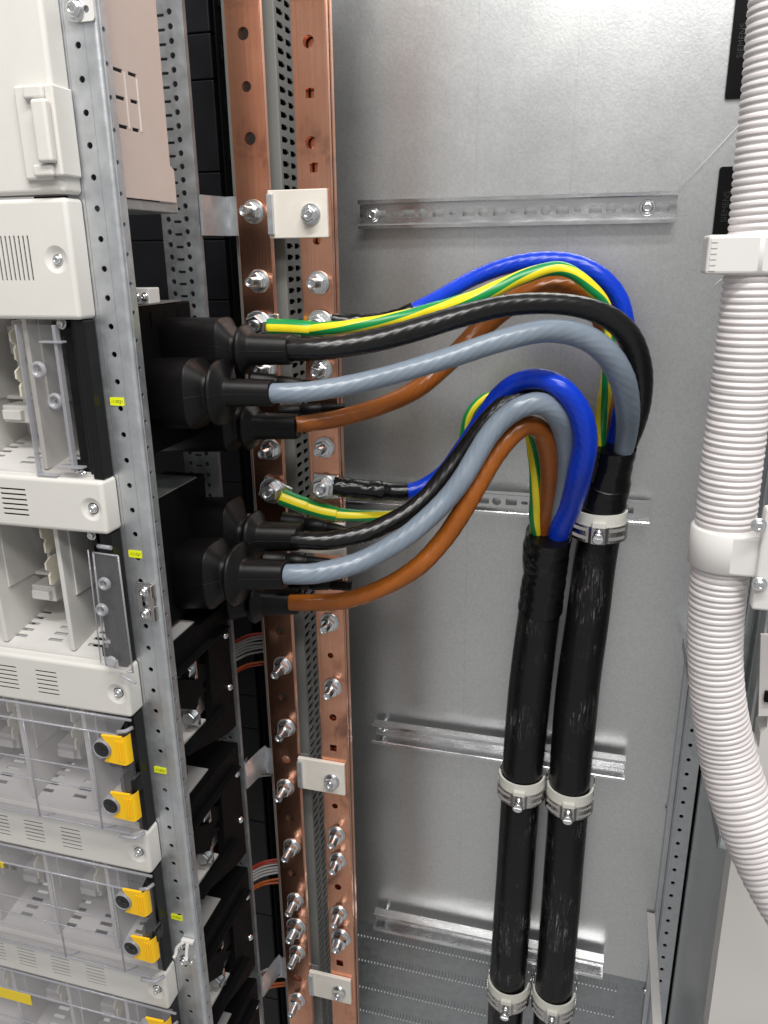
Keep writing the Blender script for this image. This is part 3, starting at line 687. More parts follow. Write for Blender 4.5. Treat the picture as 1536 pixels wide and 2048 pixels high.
part('heat_shrink', m, ['core_yellow', 'core_green'], tA, 'striped shrink tube on the lower green and yellow core')
wrinkly(tA, [(1098, 1066, 92, 1.004), (1095, 1085, 92, 1.010), (1091, 1105, 92, 1.016), (1091, 1125, 90, 1.022), (1090, 1145, 86, 1.024), (1085, 1180, 87, 1.026), (1080, 1218, 88, 1.03)], 'black shrink sleeve where the cores enter the left cable', .018, 'end_sleeve', 9)
m = MB(); tube(m, pxpath([(1081, 1205, 82, 1.03), (1070, 1290, 83, 1.03), (1058, 1390, 84, 1.03), (1050, 1480, 82, 1.03), (1043, 1560, 78, 1.03), (1037, 1650, 75, 1.03), (1030, 1750, 74, 1.03), (1023, 1850, 73, 1.03), (1016, 1940, 71, 1.03), (1011, 2020, 69, 1.03), (1006, 2100, 68, 1.03)], 8), 40, lambda i, s, a: 1+.006*math.sin(s*40+3*a))
part('sheath', m, 'sheath', tA)

# cable clamps
def clamp(px, py, wpx, label, lean=0.):
    p = W(px, py, 1.03); R = wpx/2*mpp(p)+.0012
    t = thing('cable_clamp', label, 'clamp', (p.x, p.y, p.z-.02), 'cream lined steel cable clamps')
    def ribbon(m, r, th, z0, z1, leg, bump_=0., zlip=0.):
        pts = []
        n = 28
        if leg: pts.append((-r, YB-.022-p.y))
        for i in range(n+1):
            a = math.pi*(1+i/n); rr = r
            d = abs(a-1.5*math.pi)
            if bump_ and d < .30: rr = r+bump_*(1-(d/.30)**4)
            pts.append((rr*math.cos(a), rr*math.sin(a)))
        if leg: pts.append((r, YB-.022-p.y))
        vs = []; k = len(pts)
        for i, (x, y) in enumerate(pts):
            l = math.hypot(x, y) or 1; nx, ny = (x/l, y/l) if not (leg and i in (0, k-1)) else ((-1, 0) if i == 0 else (1, 0))
            for z in (z0, z1):
                vs.append((p.x+x, p.y+y, p.z+z)); vs.append((p.x+x+nx*th, p.y+y+ny*th, p.z+z))
        fs = []
        for i in range(k-1):
            o = i*4; q = o+4
            fs += [[o, q, q+2, o+2], [o+1, o+3, q+3, q+1], [o, o+1, q+1, q], [o+2, q+2, q+3, o+3]]
        fs += [[0, 2, 3, 1], [4*k-4, 4*k-3, 4*k-1, 4*k-2]]
        m.add(vs, fs, 0, False)
    m = MB(); ribbon(m, R, .0030, -.012, .0205, False); 
    z0_ = .0165
    part('liner', m, 'liner', t)
    m = MB(); ribbon(m, R+.0032, .0014, -.0170, .0050, True, .0030)
    for zz_ in (-.0105, .0005):     # pressed ribs left and right of the screw
        for sgn in (-1, 1):
            for j in range(7):
                a = 1.5*math.pi+sgn*(.42+.095*j); r2 = R+.0049
                x, y = r2*math.cos(a), r2*math.sin(a)
                box(m, p.x+x-.0018, p.x+x+.0018, p.y+y-.0006, p.y+y+.0006, p.z+zz_-.0022, p.z+zz_+.0022, 0)
    part('band', m, 'stainless', t)
    m = MB(); yy = p.y-R-.0032-.0030-.0012
    box(m, p.x-.0085, p.x+.0085, yy+.0002, yy+.006, p.z+.0046, p.z+.0120, .0008)
    part('saddle', m, 'liner', t)
    m = MB(); o_ = Vector((p.x, yy, p.z-.003)); d = Vector((0, -1, -.12))
    lathe(m, o_, d, [(0, .0062), (.003, .0060), (.0034, .0040), (.010, .0040), (.0102, .0075), (.0150, .0075), (.0156, .0066)], 20)
    q = d.normalized(); box(m, o_.x-.0048, o_.x+.0048, o_.y-.0162, o_.y-.0148, o_.z-.0026, o_.z-.0010)
    part('screw', m, 'zinc', t)
    return t
clamp(1198, 1045, 94, 'cable clamp just under the sleeve of the right black cable, topmost clamp')
clamp(1043, 1567, 80, 'cable clamp on the left black cable at the third rail')
clamp(1139, 1590, 80, 'cable clamp on the right black cable at the third rail')
clamp(1017, 1975, 72, 'cable clamp on the left black cable near the bottom edge')
clamp(1107, 1995, 73, 'cable clamp on the right black cable near the bottom edge')

# ------------------------------------------------------------------ HOSE and clips
def hose():
    L = [(1560, -60, 112, .62), (1556, 0, 113, .62), (1552, 60, 114, .62), (1542, 200, 116, .62), (1530, 320, 117, .62), (1520, 440, 118, .62), (1508, 560, 118, .62), (1492, 700, 118, .62), (1476, 830, 117, .62), (1463, 930, 117, .62), (1452, 1030, 115, .62), (1443, 1120, 112, .62), (1434, 1200, 109, .62), (1430, 1300, 105, .62), (1436, 1400, 106, .62), (1453, 1500, 112, .62), (1481, 1600, 118, .612), (1524, 1700, 124, .604), (1575, 1790, 132, .593), (1640, 1880, 140, .581)]
    P = pxpath(L, 40); out = []; s = 0; pitch = .0048; ns = 8
    # resample evenly
    acc = [0]
    for a, b in zip(P, P[1:]): acc.append(acc[-1]+(Vector(b[:3])-Vector(a[:3])).length)
    N = int(acc[-1]/pitch)*ns; j = 0; prof = [0, .55, .9, 1, 1, .9, .55, 0]
    for i in range(N+1):
        s = acc[-1]*i/N
        while j < len(acc)-2 and acc[j+1] < s: j += 1
        f = (s-acc[j])/max(1e-9, acc[j+1]-acc[j])
        q = [a+(b-a)*f for a, b in zip(P[j], P[j+1])]; q[3] = q[3]*(.94+(.055+.008*math.sin(i*.37)+.006*math.sin(i*1.93))*prof[i % ns]); out.append(q)
    m = MB(); tube(m, out, 40); return m
solo('corrugated_hose', hose(), 'conduit', 'thick white ribbed hose running down the right side', 'hose')
def ring_along(m, a, b, r, th, mi=0):
    d = (b-a); L = d.length
    lathe(m, a, d, [(0, r-.002), (0, r+th-.0015), (.0015, r+th), (L-.0015, r+th), (L, r+th-.0015), (L, r-.002)], 48, mi)
def hose_clip(pa, pb, wpx, label, low=False):
    a = W(*pa, .62); b = W(*pb, .62); r = wpx/2*mpp(a)
    t = thing('hose_clip', label, 'clip', tuple(b), 'white clips holding the ribbed hose')
    m = MB(); ring_along(m, a, b, r, .0022)
    xl_ = a.x if low else XX(1413, 505, .60)
    box(m, xl_, xl_+.14, a.y-r-.0021, a.y+.012, b.z+.0004, a.z-.0004, .0022, seg=3)
    part('ring', m, 'clip_white', t)
    if low:
        x0 = XX(1510, 1090, .61)
        m = MB(); box(m, x0, x0+.05, .590, .601, ZZ(1512, 1200, .61), ZZ(1512, 1000, .61), .002); part('flange', m, 'clip_white', t)
        for q in ((1517, 1050), (1519, 1168)): pan_screw(W(*q, .589), .0040, t)
    else:
        m = MB()
        for i in range(6): 
            z = a.z-.004-i*(a.z-b.z-.008)/5; box(m, xl_+.0022, xl_+.0062, a.y-r-.0027, a.y-r-.0018, z-.0012, z+.0012, 0)
        part('ribs', m, 'clip_white', t)
    return t
hose_clip((1516, 468), (1507, 548), 122, 'upper white clip round the ribbed hose')
hose_clip((1453, 1050), (1444, 1128), 122, 'lower white clip with a screwed flange round the ribbed hose', True)

# ------------------------------------------------------------------ FRONT UPRIGHT
YU = .64; UX0, UX1 = -.462, -.4145; YL = .652
t = thing('front_upright', 'tall perforated galvanized upright carrying the yellow labels', 'upright', (UX1, YU, ZBm))
m = MB(); hs = []; z0 = ZZ(157, 90, YU)+.025
while z0 > ZBm+.2: hs.append(circ((-.4343, YU, z0), .0027, 'Y', 16)); z0 -= .02503
rb = .0035
slab(m, [(UX0, YU, .36), (UX1-rb, YU, .36), (UX1-rb, YU, ZBm), (UX0, YU, ZBm)], hs, (0, .0015, 0))
n = 6; vs = []; fs = []
for i in range(n+1):
    a = math.pi/2*i/n; vs += [(UX1-rb+rb*math.sin(a), YU+rb-rb*math.cos(a), .36), (UX1-rb+rb*math.sin(a), YU+rb-rb*math.cos(a), ZBm)]
for i in range(n): fs.append([2*i, 2*i+1, 2*i+3, 2*i+2])
m.add(vs, fs, 0, True)
hs = []; z0 = ZZ(199, 59, YU+.008)
while z0 > ZBm+.2: hs.append(circ((UX1, YU+.0085, z0), .0021, 'X', 12)); z0 -= .02503
slab(m, [(UX1, YU+rb, .36), (UX1, YL+.004, .36), (UX1, YL+.004, ZBm), (UX1, YU+rb, ZBm)], hs, (-.0015, 0, 0))
box(m, UX1-.0005, UX1+.0006, YU+.0048, YU+.0055, ZBm, .36, 0); 
box(m, UX1-.025, UX1-.0016, YL+.002, YL+.004, ZBm, .36, 0, 0)
part('profile', m, 'galv_upright', t)
m = MB(); box(m, -.4455, -.4450, YU-.0002, YU+.0005, ZBm, .36); box(m, -.4275, -.4272, YU-.00015, YU+.0005, ZBm, .36)
part('edge_line', m, 'dark_steel', t)
# marker labels
for (px, py, tx, lb) in ((235, 803, '-110Q1', 'yellow marker reading -110Q1, topmost on the front upright'), (271, 1108, '-111Q1', 'yellow marker reading -111Q1 above the steel clip'), (321, 1540, '-112Q1', 'yellow marker reading -112Q1 right of the first switch with yellow latches'), (354, 1834, '-113Q1', 'yellow marker reading -113Q1, lowest on the front upright')):
    p = W(px, py, YU); tt = thing('marker_label', lb, 'label', (p.x, YU, p.z))
    m = MB(); slab(m, rrect((p.x, YU-.0007, p.z), .0150, .0076, 'Y', .0008, 3), [], (0, .0004, 0)); part('tag', m, 'sticker', tt)
    m = MB(); text(m, tx, (p.x, YU-.0008, p.z), .0041, depth=.00006); part('lettering', m, 'ink', tt)
# folded steel clip at (291,1205)
p = W(291, 1205, YU-.004)
t = thing('steel_clip', 'small folded steel clip with two screws on the front upright', 'clip', (p.x, YU, p.z-.02))
m = MB(); hs = [rrect((p.x-.001, YU-.0035, p.z), .007, .012, 'Y', .001, 3)]
slab(m, rrect((p.x, YU-.0035, p.z), .0175, .040, 'Y', .001, 3), hs, (0, .0012, 0))
box(m, p.x-.00875, p.x+.00875, YU-.0035, YU-.0002, p.z+.0190, p.z+.0212, .0008)
box(m, p.x+.0085, p.x+.0105, YU-.0080, YU-.0002, p.z-.0200, p.z-.0040, .0008); box(m, p.x+.0085, p.x+.0105, YU-.0080, YU-.0002, p.z+.0060, p.z+.0200, .0008)
part('plate', m, 'stainless', t)
for q in ((288, 1183), (291, 1227)): pan_screw(W(*q, YU-.004), .0042, t)
# forked clip at (368,1890)
p = W(368, 1895, YU-.006)
t = thing('forked_clip', 'small bright forked hook screwed to the front upright below the lowest yellow marker', 'clip', (p.x, YU, p.z-.02))
m = MB(); box(m, p.x-.004, p.x+.012, YU-.006, YU-.0002, p.z+.006, p.z+.010, .001)
for xo in (-.008, .006):
    tube(m, catmull([[p.x+xo*.4+.003, YU-.006, p.z+.008, .0022], [p.x+xo*.9, YU-.009, p.z+.001, .0022], [p.x+xo, YU-.012, p.z-.006, .0022], [p.x+xo*1.2, YU-.015, p.z-.009, .0020]], 5), 10)
part('hook', m, 'clip_white', t)
pan_screw(W(368, 1921, YU-.001), .0046, t); pan_screw(W(385, 1922, YU-.001), .0022, t, washer=False)
pan_screw(W(364, 1891, YU-.001), .0034, t, washer=False)
# top screw and white bracket
p = W(147, 18, YU-.004)
t = thing('top_bracket', 'white bracket with a large screw at the top of the front upright', 'bracket', (p.x, YU, p.z-.01))
m = MB(); q = W(172, 14, YU-.002); slab(m, rrect((q.x-.003, YU-.0025, q.z+.015), .020, .050, 'Y', .003, 4), [circ((q.x, YU-.0025, q.z-.0015), .0028)], (0, .002, 0)); part('plate', m, 'clip_white', t)
pan_screw((p.x, YU-.0028, p.z), .0068, t)

# ------------------------------------------------------------------ LEFT FRONT: covers and switches
XC = -.4485; YF = .617
def vent_holes(cx_list, z0, nrow, dz, wd, h, Y, tilt=0.):
    out = []
    for cx in cx_list:
        for i in range(nrow): out.append(rrect((cx, Y, z0-i*dz), wd, h, 'Y', h*.35, 3))
    return out
def panel_box(t, x0, x1, zt, zb, holes, scr, name='cover', Yf=YF, yb=YU-.001):
    r = .004
    m = MB(); sh = None
    if scr:
        hs = holes+[circ((scr[0], Yf, scr[1]), .0118, 'Y', 28)]
    else: hs = holes
    slab(m, [(x0, Yf, zt-r), (x1-r, Yf, zt-r), (x1-r, Yf, zb+r), (x0, Yf, zb+r)], hs, (0, .0012, 0))
    n = 5
    # rounded edges: top, bottom, right, and two corners as a swept shell
    prof = [(r*math.sin(math.pi/2*i/n), r-r*math.cos(math.pi/2*i/n)) for i in range(n+1)]+[(r, yb-Yf)]
    rows = []
    for (o, y) in prof:
        c = []
        c.append((x0, Yf+y, zt-r+o)); 
        for k in range(5):
            a = math.pi/2*(1-k/4); c.append((x1-r+o*math.cos(a), Yf+y, zt-r+o*math.sin(a)))
        for k in range(5):
            a = -math.pi/2*k/4; c.append((x1-r+o*math.cos(a), Yf+y, zb+r+o*math.sin(a)))
        c.append((x0, Yf+y, zb+r-o)); rows.append(c)
    k = len(rows[0]); vs = [v for rr in rows for v in rr]; fs = []
    for i in range(len(rows)-1):
        for j in range(k-1): fs.append([i*k+j, i*k+j+1, (i+1)*k+j+1, (i+1)*k+j])
    m.add(vs, fs, 0, True)
    if scr:   # dished recess
        lathe_open(m, (scr[0], Yf, scr[1]), (0, 1, 0), [(0.0, .0118), (.0003, .0110), (.0010, .0096), (.0026, .0066), (.0034, .0050), (.0036, .0001)], 28)
    part(name, m, 'cream_paint', t)
    if scr: pan_screw((scr[0], Yf+.0032, scr[1]), .0036, t)
def lathe_open(m, o, axis, prof, n=20, mi=0):
    o = Vector(o); axis = Vector(axis).normalized(); q = axis.to_track_quat('Z', 'Y'); vs = []; fs = []
    for h, r in prof:
        for i in range(n):
            a = 2*math.pi*i/n; vs.append(o+q @ Vector((r*math.cos(a), r*math.sin(a), h)))
    for j in range(len(prof)-1):
        for i in range(n): fs.append([j*n+i, j*n+(i+1) % n, (j+1)*n+(i+1) % n, (j+1)*n+i])
    m.add(vs, fs, mi, True)
XLL = -.80
# top door with hinge
t = thing('enclosure', 'off-white enclosure front with a moulded hinge in the upper left corner', 'enclosure', (-.5, YF, .052))
panel_box(t, XLL, XC+.001, .36, .0515, [], None, 'door_leaf')
m = MB(); zt_, zb_ = ZZ(110, 163, .61), ZZ(120, 352, .61)
hx0, hx1 = XX(100, 260, .610), XC+.004
box(m, XX(24, 200, .61), hx1-.010, .6125, .6168, zb_-.002, zt_, .002)
part('hinge_base', m, 'cream_paint', t)
m = MB(); box(m, XX(70, 220, .61), hx1-.002, .6035, .6122, zb_+.010, zt_-.012, .0028, seg=4); box(m, XX(70, 220, .61)-.0016, XX(70, 220, .61)-.0002, .6119, .6123, zb_+.010, zt_-.012, 0)
box(m, XX(52, 220, .61), hx1-.006, .6075, .6124, zt_-.0115, zt_-.001, .0022, seg=3); box(m, XX(52, 220, .61), hx1-.006, .6075, .6124, zb_, zb_+.0095, .0022, seg=3)
box(m, hx1-.0098, hx1+.0006, .612, YU-.002, zb_+.0005, zt_-.0005, .0015)
part('hinge', m, 'cream_paint', t)
# wide upper cover
t = thing('upper_cover', 'off-white cover with upright vent slots below the cabinet door', 'cover', (-.5, YF, -.0525))
vx = [XX(x, 520, YF) for x in (4, 13, 22, 31, 40, 49)]
zc_ = ZZ(25, 517, YF)
panel_box(t, XLL, XC, .0485, -.0525, [rrect((XX(8, 520, YF)+i*.0046, YF, zc_), .0017, .038, 'Y', .0008, 3) for i in range(-12, 10) if not 2 < i < -2][:19], (XX(112, 519, YF), ZZ(112, 519, YF)))
m = MB(); box(m, XLL, XC-.006, YF+.004, YF+.005, -.05, .047); part('backing', m, 'black_matte', t)
# strips: (z top, z bottom, vent group centre px list, vent py, screw px)
def strip(zt, zb, groups, scr, label, nrow=6, wd=.0265, tz=None):
    t = thing('strip_cover', label, 'cover', (-.52, YF, zb), 'off-white vented strips between the switches')
    zc = (zt+zb)/2; z0 = ZZ(groups[0][0], groups[0][1], YF)
    hs = []
    z0 = zc+.0130 if tz is None else tz
    for gx, gy in groups: hs += vent_holes([XX(gx, gy, YF)], z0, nrow, .0052, wd, .0019, YF)
    panel_box(t, XLL, XC, zt, zb, hs, (XX(scr[0], scr[1], YF), ZZ(scr[0], scr[1], YF)))
    m = MB(); box(m, XLL, XC-.006, YF+.003, YF+.004, zb+.003, zt-.003); part('backing', m, 'black_matte', t)
    return t
strip(-.2010, -.2546, [(30, 1010), (-45, 1000)], (183, 1019), 'vented off-white strip between the two open switches without latches', 6, .030)
strip(-.4010, -.4575, [(15, 1355), (95, 1370), (-65, 1345)], (234, 1388), 'vented off-white strip under the hanging clear lid')
strip(-.6045, -.6595, [(1, 1655), (70, 1670), (144, 1688), (-75, 1640)], (275, 1707), 'vented off-white strip between the two switches with complete yellow latches')
strip(-.8070, -.8620, [(-8, 1895), (53, 1910), (120, 1926), (190, 1942)], (312, 1982), 'lowest vented off-white strip, near the bottom left corner')

def jaw(m, x, y0, z, s=1., flip=1):
    pts = [(x, y0+.034, z+.016*s), (x, y0+.010, z+.017*s), (x, y0+.002, z+.012*s), (x, y0+.002, z+.004*s), (x, y0+.008, z-.001*s), (x, y0+.005, z-.005*s), (x, y0+.005, z-.016*s), (x, y0+.008, z-.018*s), (x, y0+.034, z-.008*s)]
    slab(m, pts, [], (.0022, 0, 0))
def socket(t, z0, z1, fins=True, seed=0):
    """light grey fuse base seen in the opening; z0 bottom, z1 top"""
    m = MB(); YBk = .715
    xR = XC-.012
    slab(m, [(XLL, YBk, z1+.004), (xR, YBk, z1+.004), (xR, YBk, z0-.004), (XLL, YBk, z0-.004)], [rrect((-.60, YBk, z1-.012), .004, .022, 'Y', .002, 4), rrect((-.545, YBk, z1-.012), .004, .022, 'Y', .002, 4)], (0, .003, 0))
    # sloping floor with slots
    hs = []
    def fl(x, u): return Vector((x, .632+u*(YBk-.632), z0+.001+u*.016))
    for cx in (-.665, -.60, -.555, -.505):
        for k in range(5):
            u = .18+.13*k; w2 = .0085
            hs.append([fl(cx-w2, u), fl(cx+w2, u), fl(cx+w2, u+.055), fl(cx-w2, u+.055)])
    slab(m, [fl(XLL, 0), fl(xR, 0), fl(xR, 1), fl(XLL, 1)], hs, (0, .0004, -.0015))
    box(m, XLL, xR, .629, .6315, z0-.006, z0+.002, .0006)
    box(m, XLL, xR, .690, YBk-.0002, z0+.060, z0+.064, .0006)
    part('fuse_base', m, 'light_grey_plastic', t)
    m = MB()
    for cx in (-.695, -.610, -.525):
        box(m, cx, cx+.0052, .634, YBk-.0005, z0+.003, z1+.002, .0008)
        box(m, cx+.0054, cx+.0075, .648, YBk-.0005, z0+.062, z1+.002, .0006)
    for cx in (-.655, -.572):    # wedge ribs
        slab(m, [(cx, .690, z0+.06), (cx+.014, .690, z0+.06), (cx+.007, .690, z0+.015)], [], (0, .02, 0))
    part('divider', m, 'light_grey_plastic', t)
    for cx in (-.549, -.634, -.719):
        for zc in (z0+.122, z0+.086):
            m = MB(); jaw(m, cx, .641, zc, .9); box(m, cx+.0024, cx+.012, .662, .666, zc, zc+.003); part('contact_jaw', m, 'jaw_cream', t)
    m = MB()
    for cx in (-.592, -.677):
        m = MB(); box(m, cx, cx+.030, .668, YBk-.001, z0+.040, z0+.058, .0015); box(m, cx+.004, cx+.026, .662, .6685, z0+.044, z0+.054, .001)
        box(m, cx+.013, cx+.017, .684, YBk-.001, z0+.0575, z1-.006, .0006)
        box(m, cx+.002, cx+.028, .690, YBk-.001, z1-.040, z1-.012, .001)
        part('fuse_holder', m, 'light_grey_plastic', t)
    m = MB()
    for cx in (-.586, -.671, -.512): box(m, cx, cx+.018, .6655, .6679, z0+.047, z0+.0500, .0003) if cx < -.55 else box(m, cx, cx+.010, .700, YBk-.0005, z0+.05, z0+.10, .001)
    part('dark_slots', m, 'black_matte', t)
    m = MB(); box(m, XLL, xR+.006, YBk+.004, YBk+.006, z0-.01, z1+.01); part('back_board', m, 'black_matte', t)
def post(t, z0, z1):
    m = MB(); box(m, XC-.0115, XC-.001, .622, YU-.001, z0, z1, .001); box(m, XC-.0200, XC-.0125, .630, YU+.04, z0, z1, .001)
    part('side_post', m, 'black_post', t)
def ring_boss(m, c, r, ax=(0, -1, 0)):
    lathe_open(m, c, ax, [(0, r*1.25), (.002, r*1.2), (.0035, r), (.0035, r*.78), (.0005, r*.72), (.0, r*.2)], 24)
# module 1: clear panel over open base
z1, z0 = -.0535, -.2005
t = thing('fuse_switch', 'open fuse switch behind a flat clear panel, topmost switch on the left', 'switch', (-.52, .64, z0), 'fuse switches stacked on the left')
socket(t, z0, z1); post(t, z0, z1)
m = MB(); xa, xb = XX(5, 700, .618), XX(122, 700, .618)
hx = XC-.0245
box(m, XC-.024, XC-.0202, .634, .66, z0+.004, z1-.004, .001); box(m, XC-.034, XC-.0205, .636, .637, z0+.014, z1-.014)
box(m, XC-.046, XC-.0205, .6375, .6385, z1-.016, z1-.002); box(m, XC-.040, XC-.0205, .6375, .6385, z0+.001, z0+.014)
part('black_frame', m, 'black_post', t)
pan_screw(W(124, 647, .634), .0038, t); pan_screw(W(166, 950, .634), .0038, t)
m = MB(); box(m, XC-.072, XC-.030, .624, .6255, z0+.006, z1-.004, .0005)
c = W(135, 880, .6235); text(m, '32477 C', (c.x, .6237, c.z), .0062, rot=math.radians(90), depth=.0004)
part('clear_panel', m, 'clear', t)
m = MB(); ring_boss(m, W(78, 740, .623), .0066); ring_boss(m, W(112, 803, .623), .0066)
box(m, XC-.0335, XC-.0300, .6195, .6262, z0+.006, z1-.004, .0006); box(m, XC-.048, XC-.024, .6180, .6260, z1-.020, z1-.018, .0005); box(m, XC-.048, XC-.020, .6180, .6260, z0+.010, z0+.012, .0005)
box(m, XC-.0725, XC-.050, .6180, .6258, z0+.001, z0+.0022, .0004); box(m, XC-.0728, XC-.0715, .6195, .6262, z0+.001, z1-.004, .0004)
part('clear_edges', m, 'clear_edge', t)
# module 2: fully open, clear lid hanging
z1, z0 = -.2556, -.4000
t = thing('fuse_switch', 'open fuse switch with its narrow clear lid hanging loose', 'switch', (-.52, .64, z0), 'fuse switches stacked on the left')
socket(t, z0, z1); post(t, z0, z1)
m = MB(); box(m, XC-.032, XC-.0202, .634, .640, z1-.018, z1); box(m, XC-.026, XC-.0202, .634, .660, z0+.002, z1); box(m, XC-.0375, XC-.0202, .634, .640, z0+.001, z0+.014)
part('black_frame', m, 'black_post', t); pan_screw(W(184, 1070, .634), .0038, t)
a, b, c, d = W(186, 1105, .612), W(236, 1112, .606), W(266, 1345, .606), W(212, 1330, .612)
m = MB(); slab(m, [a, b, c, d], [], (0.0003, .0012, 0)); 
part('clear_lid', m, 'clear', t)
m = MB()
for p, q in ((a, b), (b, c), (c, d), (d, a)):
    tube(m, [[*p, .0010], [*((p+q)/2), .0009], [*q, .0010]], 6)
tube(m, [[*(W(176, 1100, .620)), .0008], [*(W(202, 1325, .620)), .0008]], 6)
tube(m, [[*(W(196, 1092, .612)), .0022], [*(W(222, 1096, .610)), .0022]], 8)
tube(m, [[*(W(240, 1350, .605)), .0016], [*(W(272, 1366, .605)), .0016]], 8)
ring_boss(m, W(210, 1167, .606), .0054); ring_boss(m, W(205, 1219, .606), .0054)
q = W(214, 1285, .606); text(m, '32477', (q.x, q.y, q.z), .0050, rot=math.radians(82), depth=.0004)
lathe(m, W(224, 1322, .606), (0, -1, 0), [(0, .0058), (.003, .0050)], 18)
part('lid_edges', m, 'clear_edge', t)

# closed modules
def closed(z1, z0, latches, label, xl=XC-.004, sticker=None, marks=True):
    t = thing('fuse_switch', label, 'switch', (-.52, .64, z0), 'fuse switches stacked on the left')
    socket(t, z0, z1, seed=3); post(t, z0, z1)
    Yc = .600; xr = XX(latches[0][0]+58, latches[0][1], Yc+.004)
    m = MB(); g = .003
    slab(m, [(XLL, Yc, z1-.010), (xr-.012, Yc, z1-.010), (xr-.012, Yc, z0+.012), (XLL, Yc, z0+.012)], [], (0, .0012, 0))
    slab(m, [(XLL, Yc, z1-.0101), (xr-.012, Yc, z1-.0101), (xr-.012, Yc+.020, z1-.001), (XLL, Yc+.020, z1-.001)], [], (0, .0012, .0003))
    slab(m, [(XLL, Yc, z0+.0121), (XLL, Yc+.020, z0+.001), (xr-.012, Yc+.020, z0+.001), (xr-.012, Yc, z0+.0121)], [], (0, .0012, -.0003))
    part('clear_cover', m, 'clear_smoke', t)
    m = MB()
    rr = .010   # rounded right end
    zq0, zq1 = z0+.002, z1-.003
    n = 7; vs = []; fs = []
    for i in range(n+1):
        aa = math.pi/2*i/n; vs += [(xr-.012+rr*math.sin(aa), Yc+rr-rr*math.cos(aa), zq1), (xr-.012+rr*math.sin(aa), Yc+rr-rr*math.cos(aa), zq0)]
    for i in range(n): fs.append([2*i, 2*i+1, 2*i+3, 2*i+2])
    m.add(vs, fs, 0, True)
    part('clear_end', m, 'clear_smoke', t)
    m = MB()
    tube(m, [[XLL, Yc+.001, z1-.010, .0013], [xr-.012, Yc+.001, z1-.010, .0013]], 8); tube(m, [[XLL, Yc+.001, z0+.012, .0013], [xr-.012, Yc+.001, z0+.012, .0013]], 8)
    tube(m, [[XLL, Yc+.018, z1-.002, .0016], [xr-.006, Yc+.018, z1-.002, .0016]], 8)
    zmid = (z0+z1)/2
    for dz in (.014, -.012): tube(m, [[XLL, Yc+.0005, zmid+dz, .0009], [xr-.046, Yc+.0005, zmid+dz, .0009]], 8)
    for xx in (xr-.046, xr-.126):
        tube(m, [[xx, Yc, z1-.010, .0010], [xx, Yc, z0+.012, .0010]], 8); tube(m, [[xx, Yc, z0+.012, .0010], [xx+.004, Yc+.018, z0+.002, .0010]], 8)
    tube(m, [[xr-.012, Yc+.001, z1-.006, .0022], [xr-.004, Yc+.004, z1-.006, .0022], [xr-.001, Yc+.012, z1-.006, .0022]], 8)
    tube(m, [[xr-.026, Yc+.001, z0+.006, .0022], [xr-.008, Yc+.002, z0+.006, .0022], [xr-.002, Yc+.012, z0+.006, .0022]], 8)
    part('clear_edges', m, 'clear_edge', t)
    m = MB(); box(m, XLL, xr-.030, Yc+.022, Yc+.0235, zmid-.012, zmid+.012); 
    for k, (lx, ly) in enumerate(latches):
        c = W(lx, ly, Yc-.004); kx, kz = c.x, c.z
        mm = MB(); hh = .0168; x0l, x1l = kx+.001, kx+.0275
        # yellow grip with a bite for the knob, folded round the end
        out = [(x0l-.003, Yc-.003, kz+hh)]
        for i in range(9):
            aa = math.radians(70-140*i/8); out.append((kx+.0106*math.cos(aa), Yc-.003, kz+.0106*math.sin(aa)))
        out = [(x0l-.001, Yc-.003, kz+hh-.001)]+out[1:]+[(x0l-.001, Yc-.003, kz-hh+.001), (x1l-.004, Yc-.003, kz-hh), (x1l-.004, Yc-.003, kz+hh)]
        slab(mm, out, [], (0, .0028, 0))
        n2 = 6; vs = []; fs = []
        for i in range(n2+1):
            aa = math.pi/2*i/n2; X_ = x1l-.004+.0048*math.sin(aa); Y_ = Yc-.003+.010*(1-math.cos(aa))
            vs += [(X_, Y_, kz+hh), (X_, Y_, kz-hh)]
        for i in range(n2): fs.append([2*i, 2*i+1, 2*i+3, 2*i+2])
        mm.add(vs, fs, 0, True)
        for dx in (-.0085, -.0052, -.0019): box(mm, x1l-.004+dx+.002, x1l-.004+dx+.0036, Yc-.0040, Yc-.0029, kz-hh*.72, kz+hh*.72, .0004)
        lt = part('latch', mm, 'yellow', t)
        mm = MB(); lathe(mm, (kx, Yc+.004, kz), (0, -1, 0), [(0, .0086), (.009, .0086), (.0096, .0078), (.0096, .0040)], 28)
        box(mm, kx-.0058, kx+.0058, Yc-.0064, Yc-.0054, kz-.0012, kz+.0012, .0004, M=Matrix.Translation((kx, 0, kz)) @ Matrix.Rotation(.35, 4, 'Y') @ Matrix.Translation((-kx, 0, -kz)))
        lathe(mm, (kx, Yc-.0055, kz), (0, -1, 0), [(0, .0022), (.0014, .0020)], 14)
        part('knob', mm, 'knob_black', lt)
        mm = MB(); lathe_open(mm, (kx, Yc+.002, kz), (0, -1, 0), [(0, .0106), (.0068, .0106), (.0078, .0101), (.0078, .0090), (.0, .0090)], 28)
        part('knob_ring', mm, 'clear_edge', lt)
    m = MB(); zz0 = latches[0][1]; box(m, xr-.019, xr-.0005, Yc+.003, Yc+.020, zmid-.012, zmid+.008, .003); part('hinge_block', m, 'black_post', t)
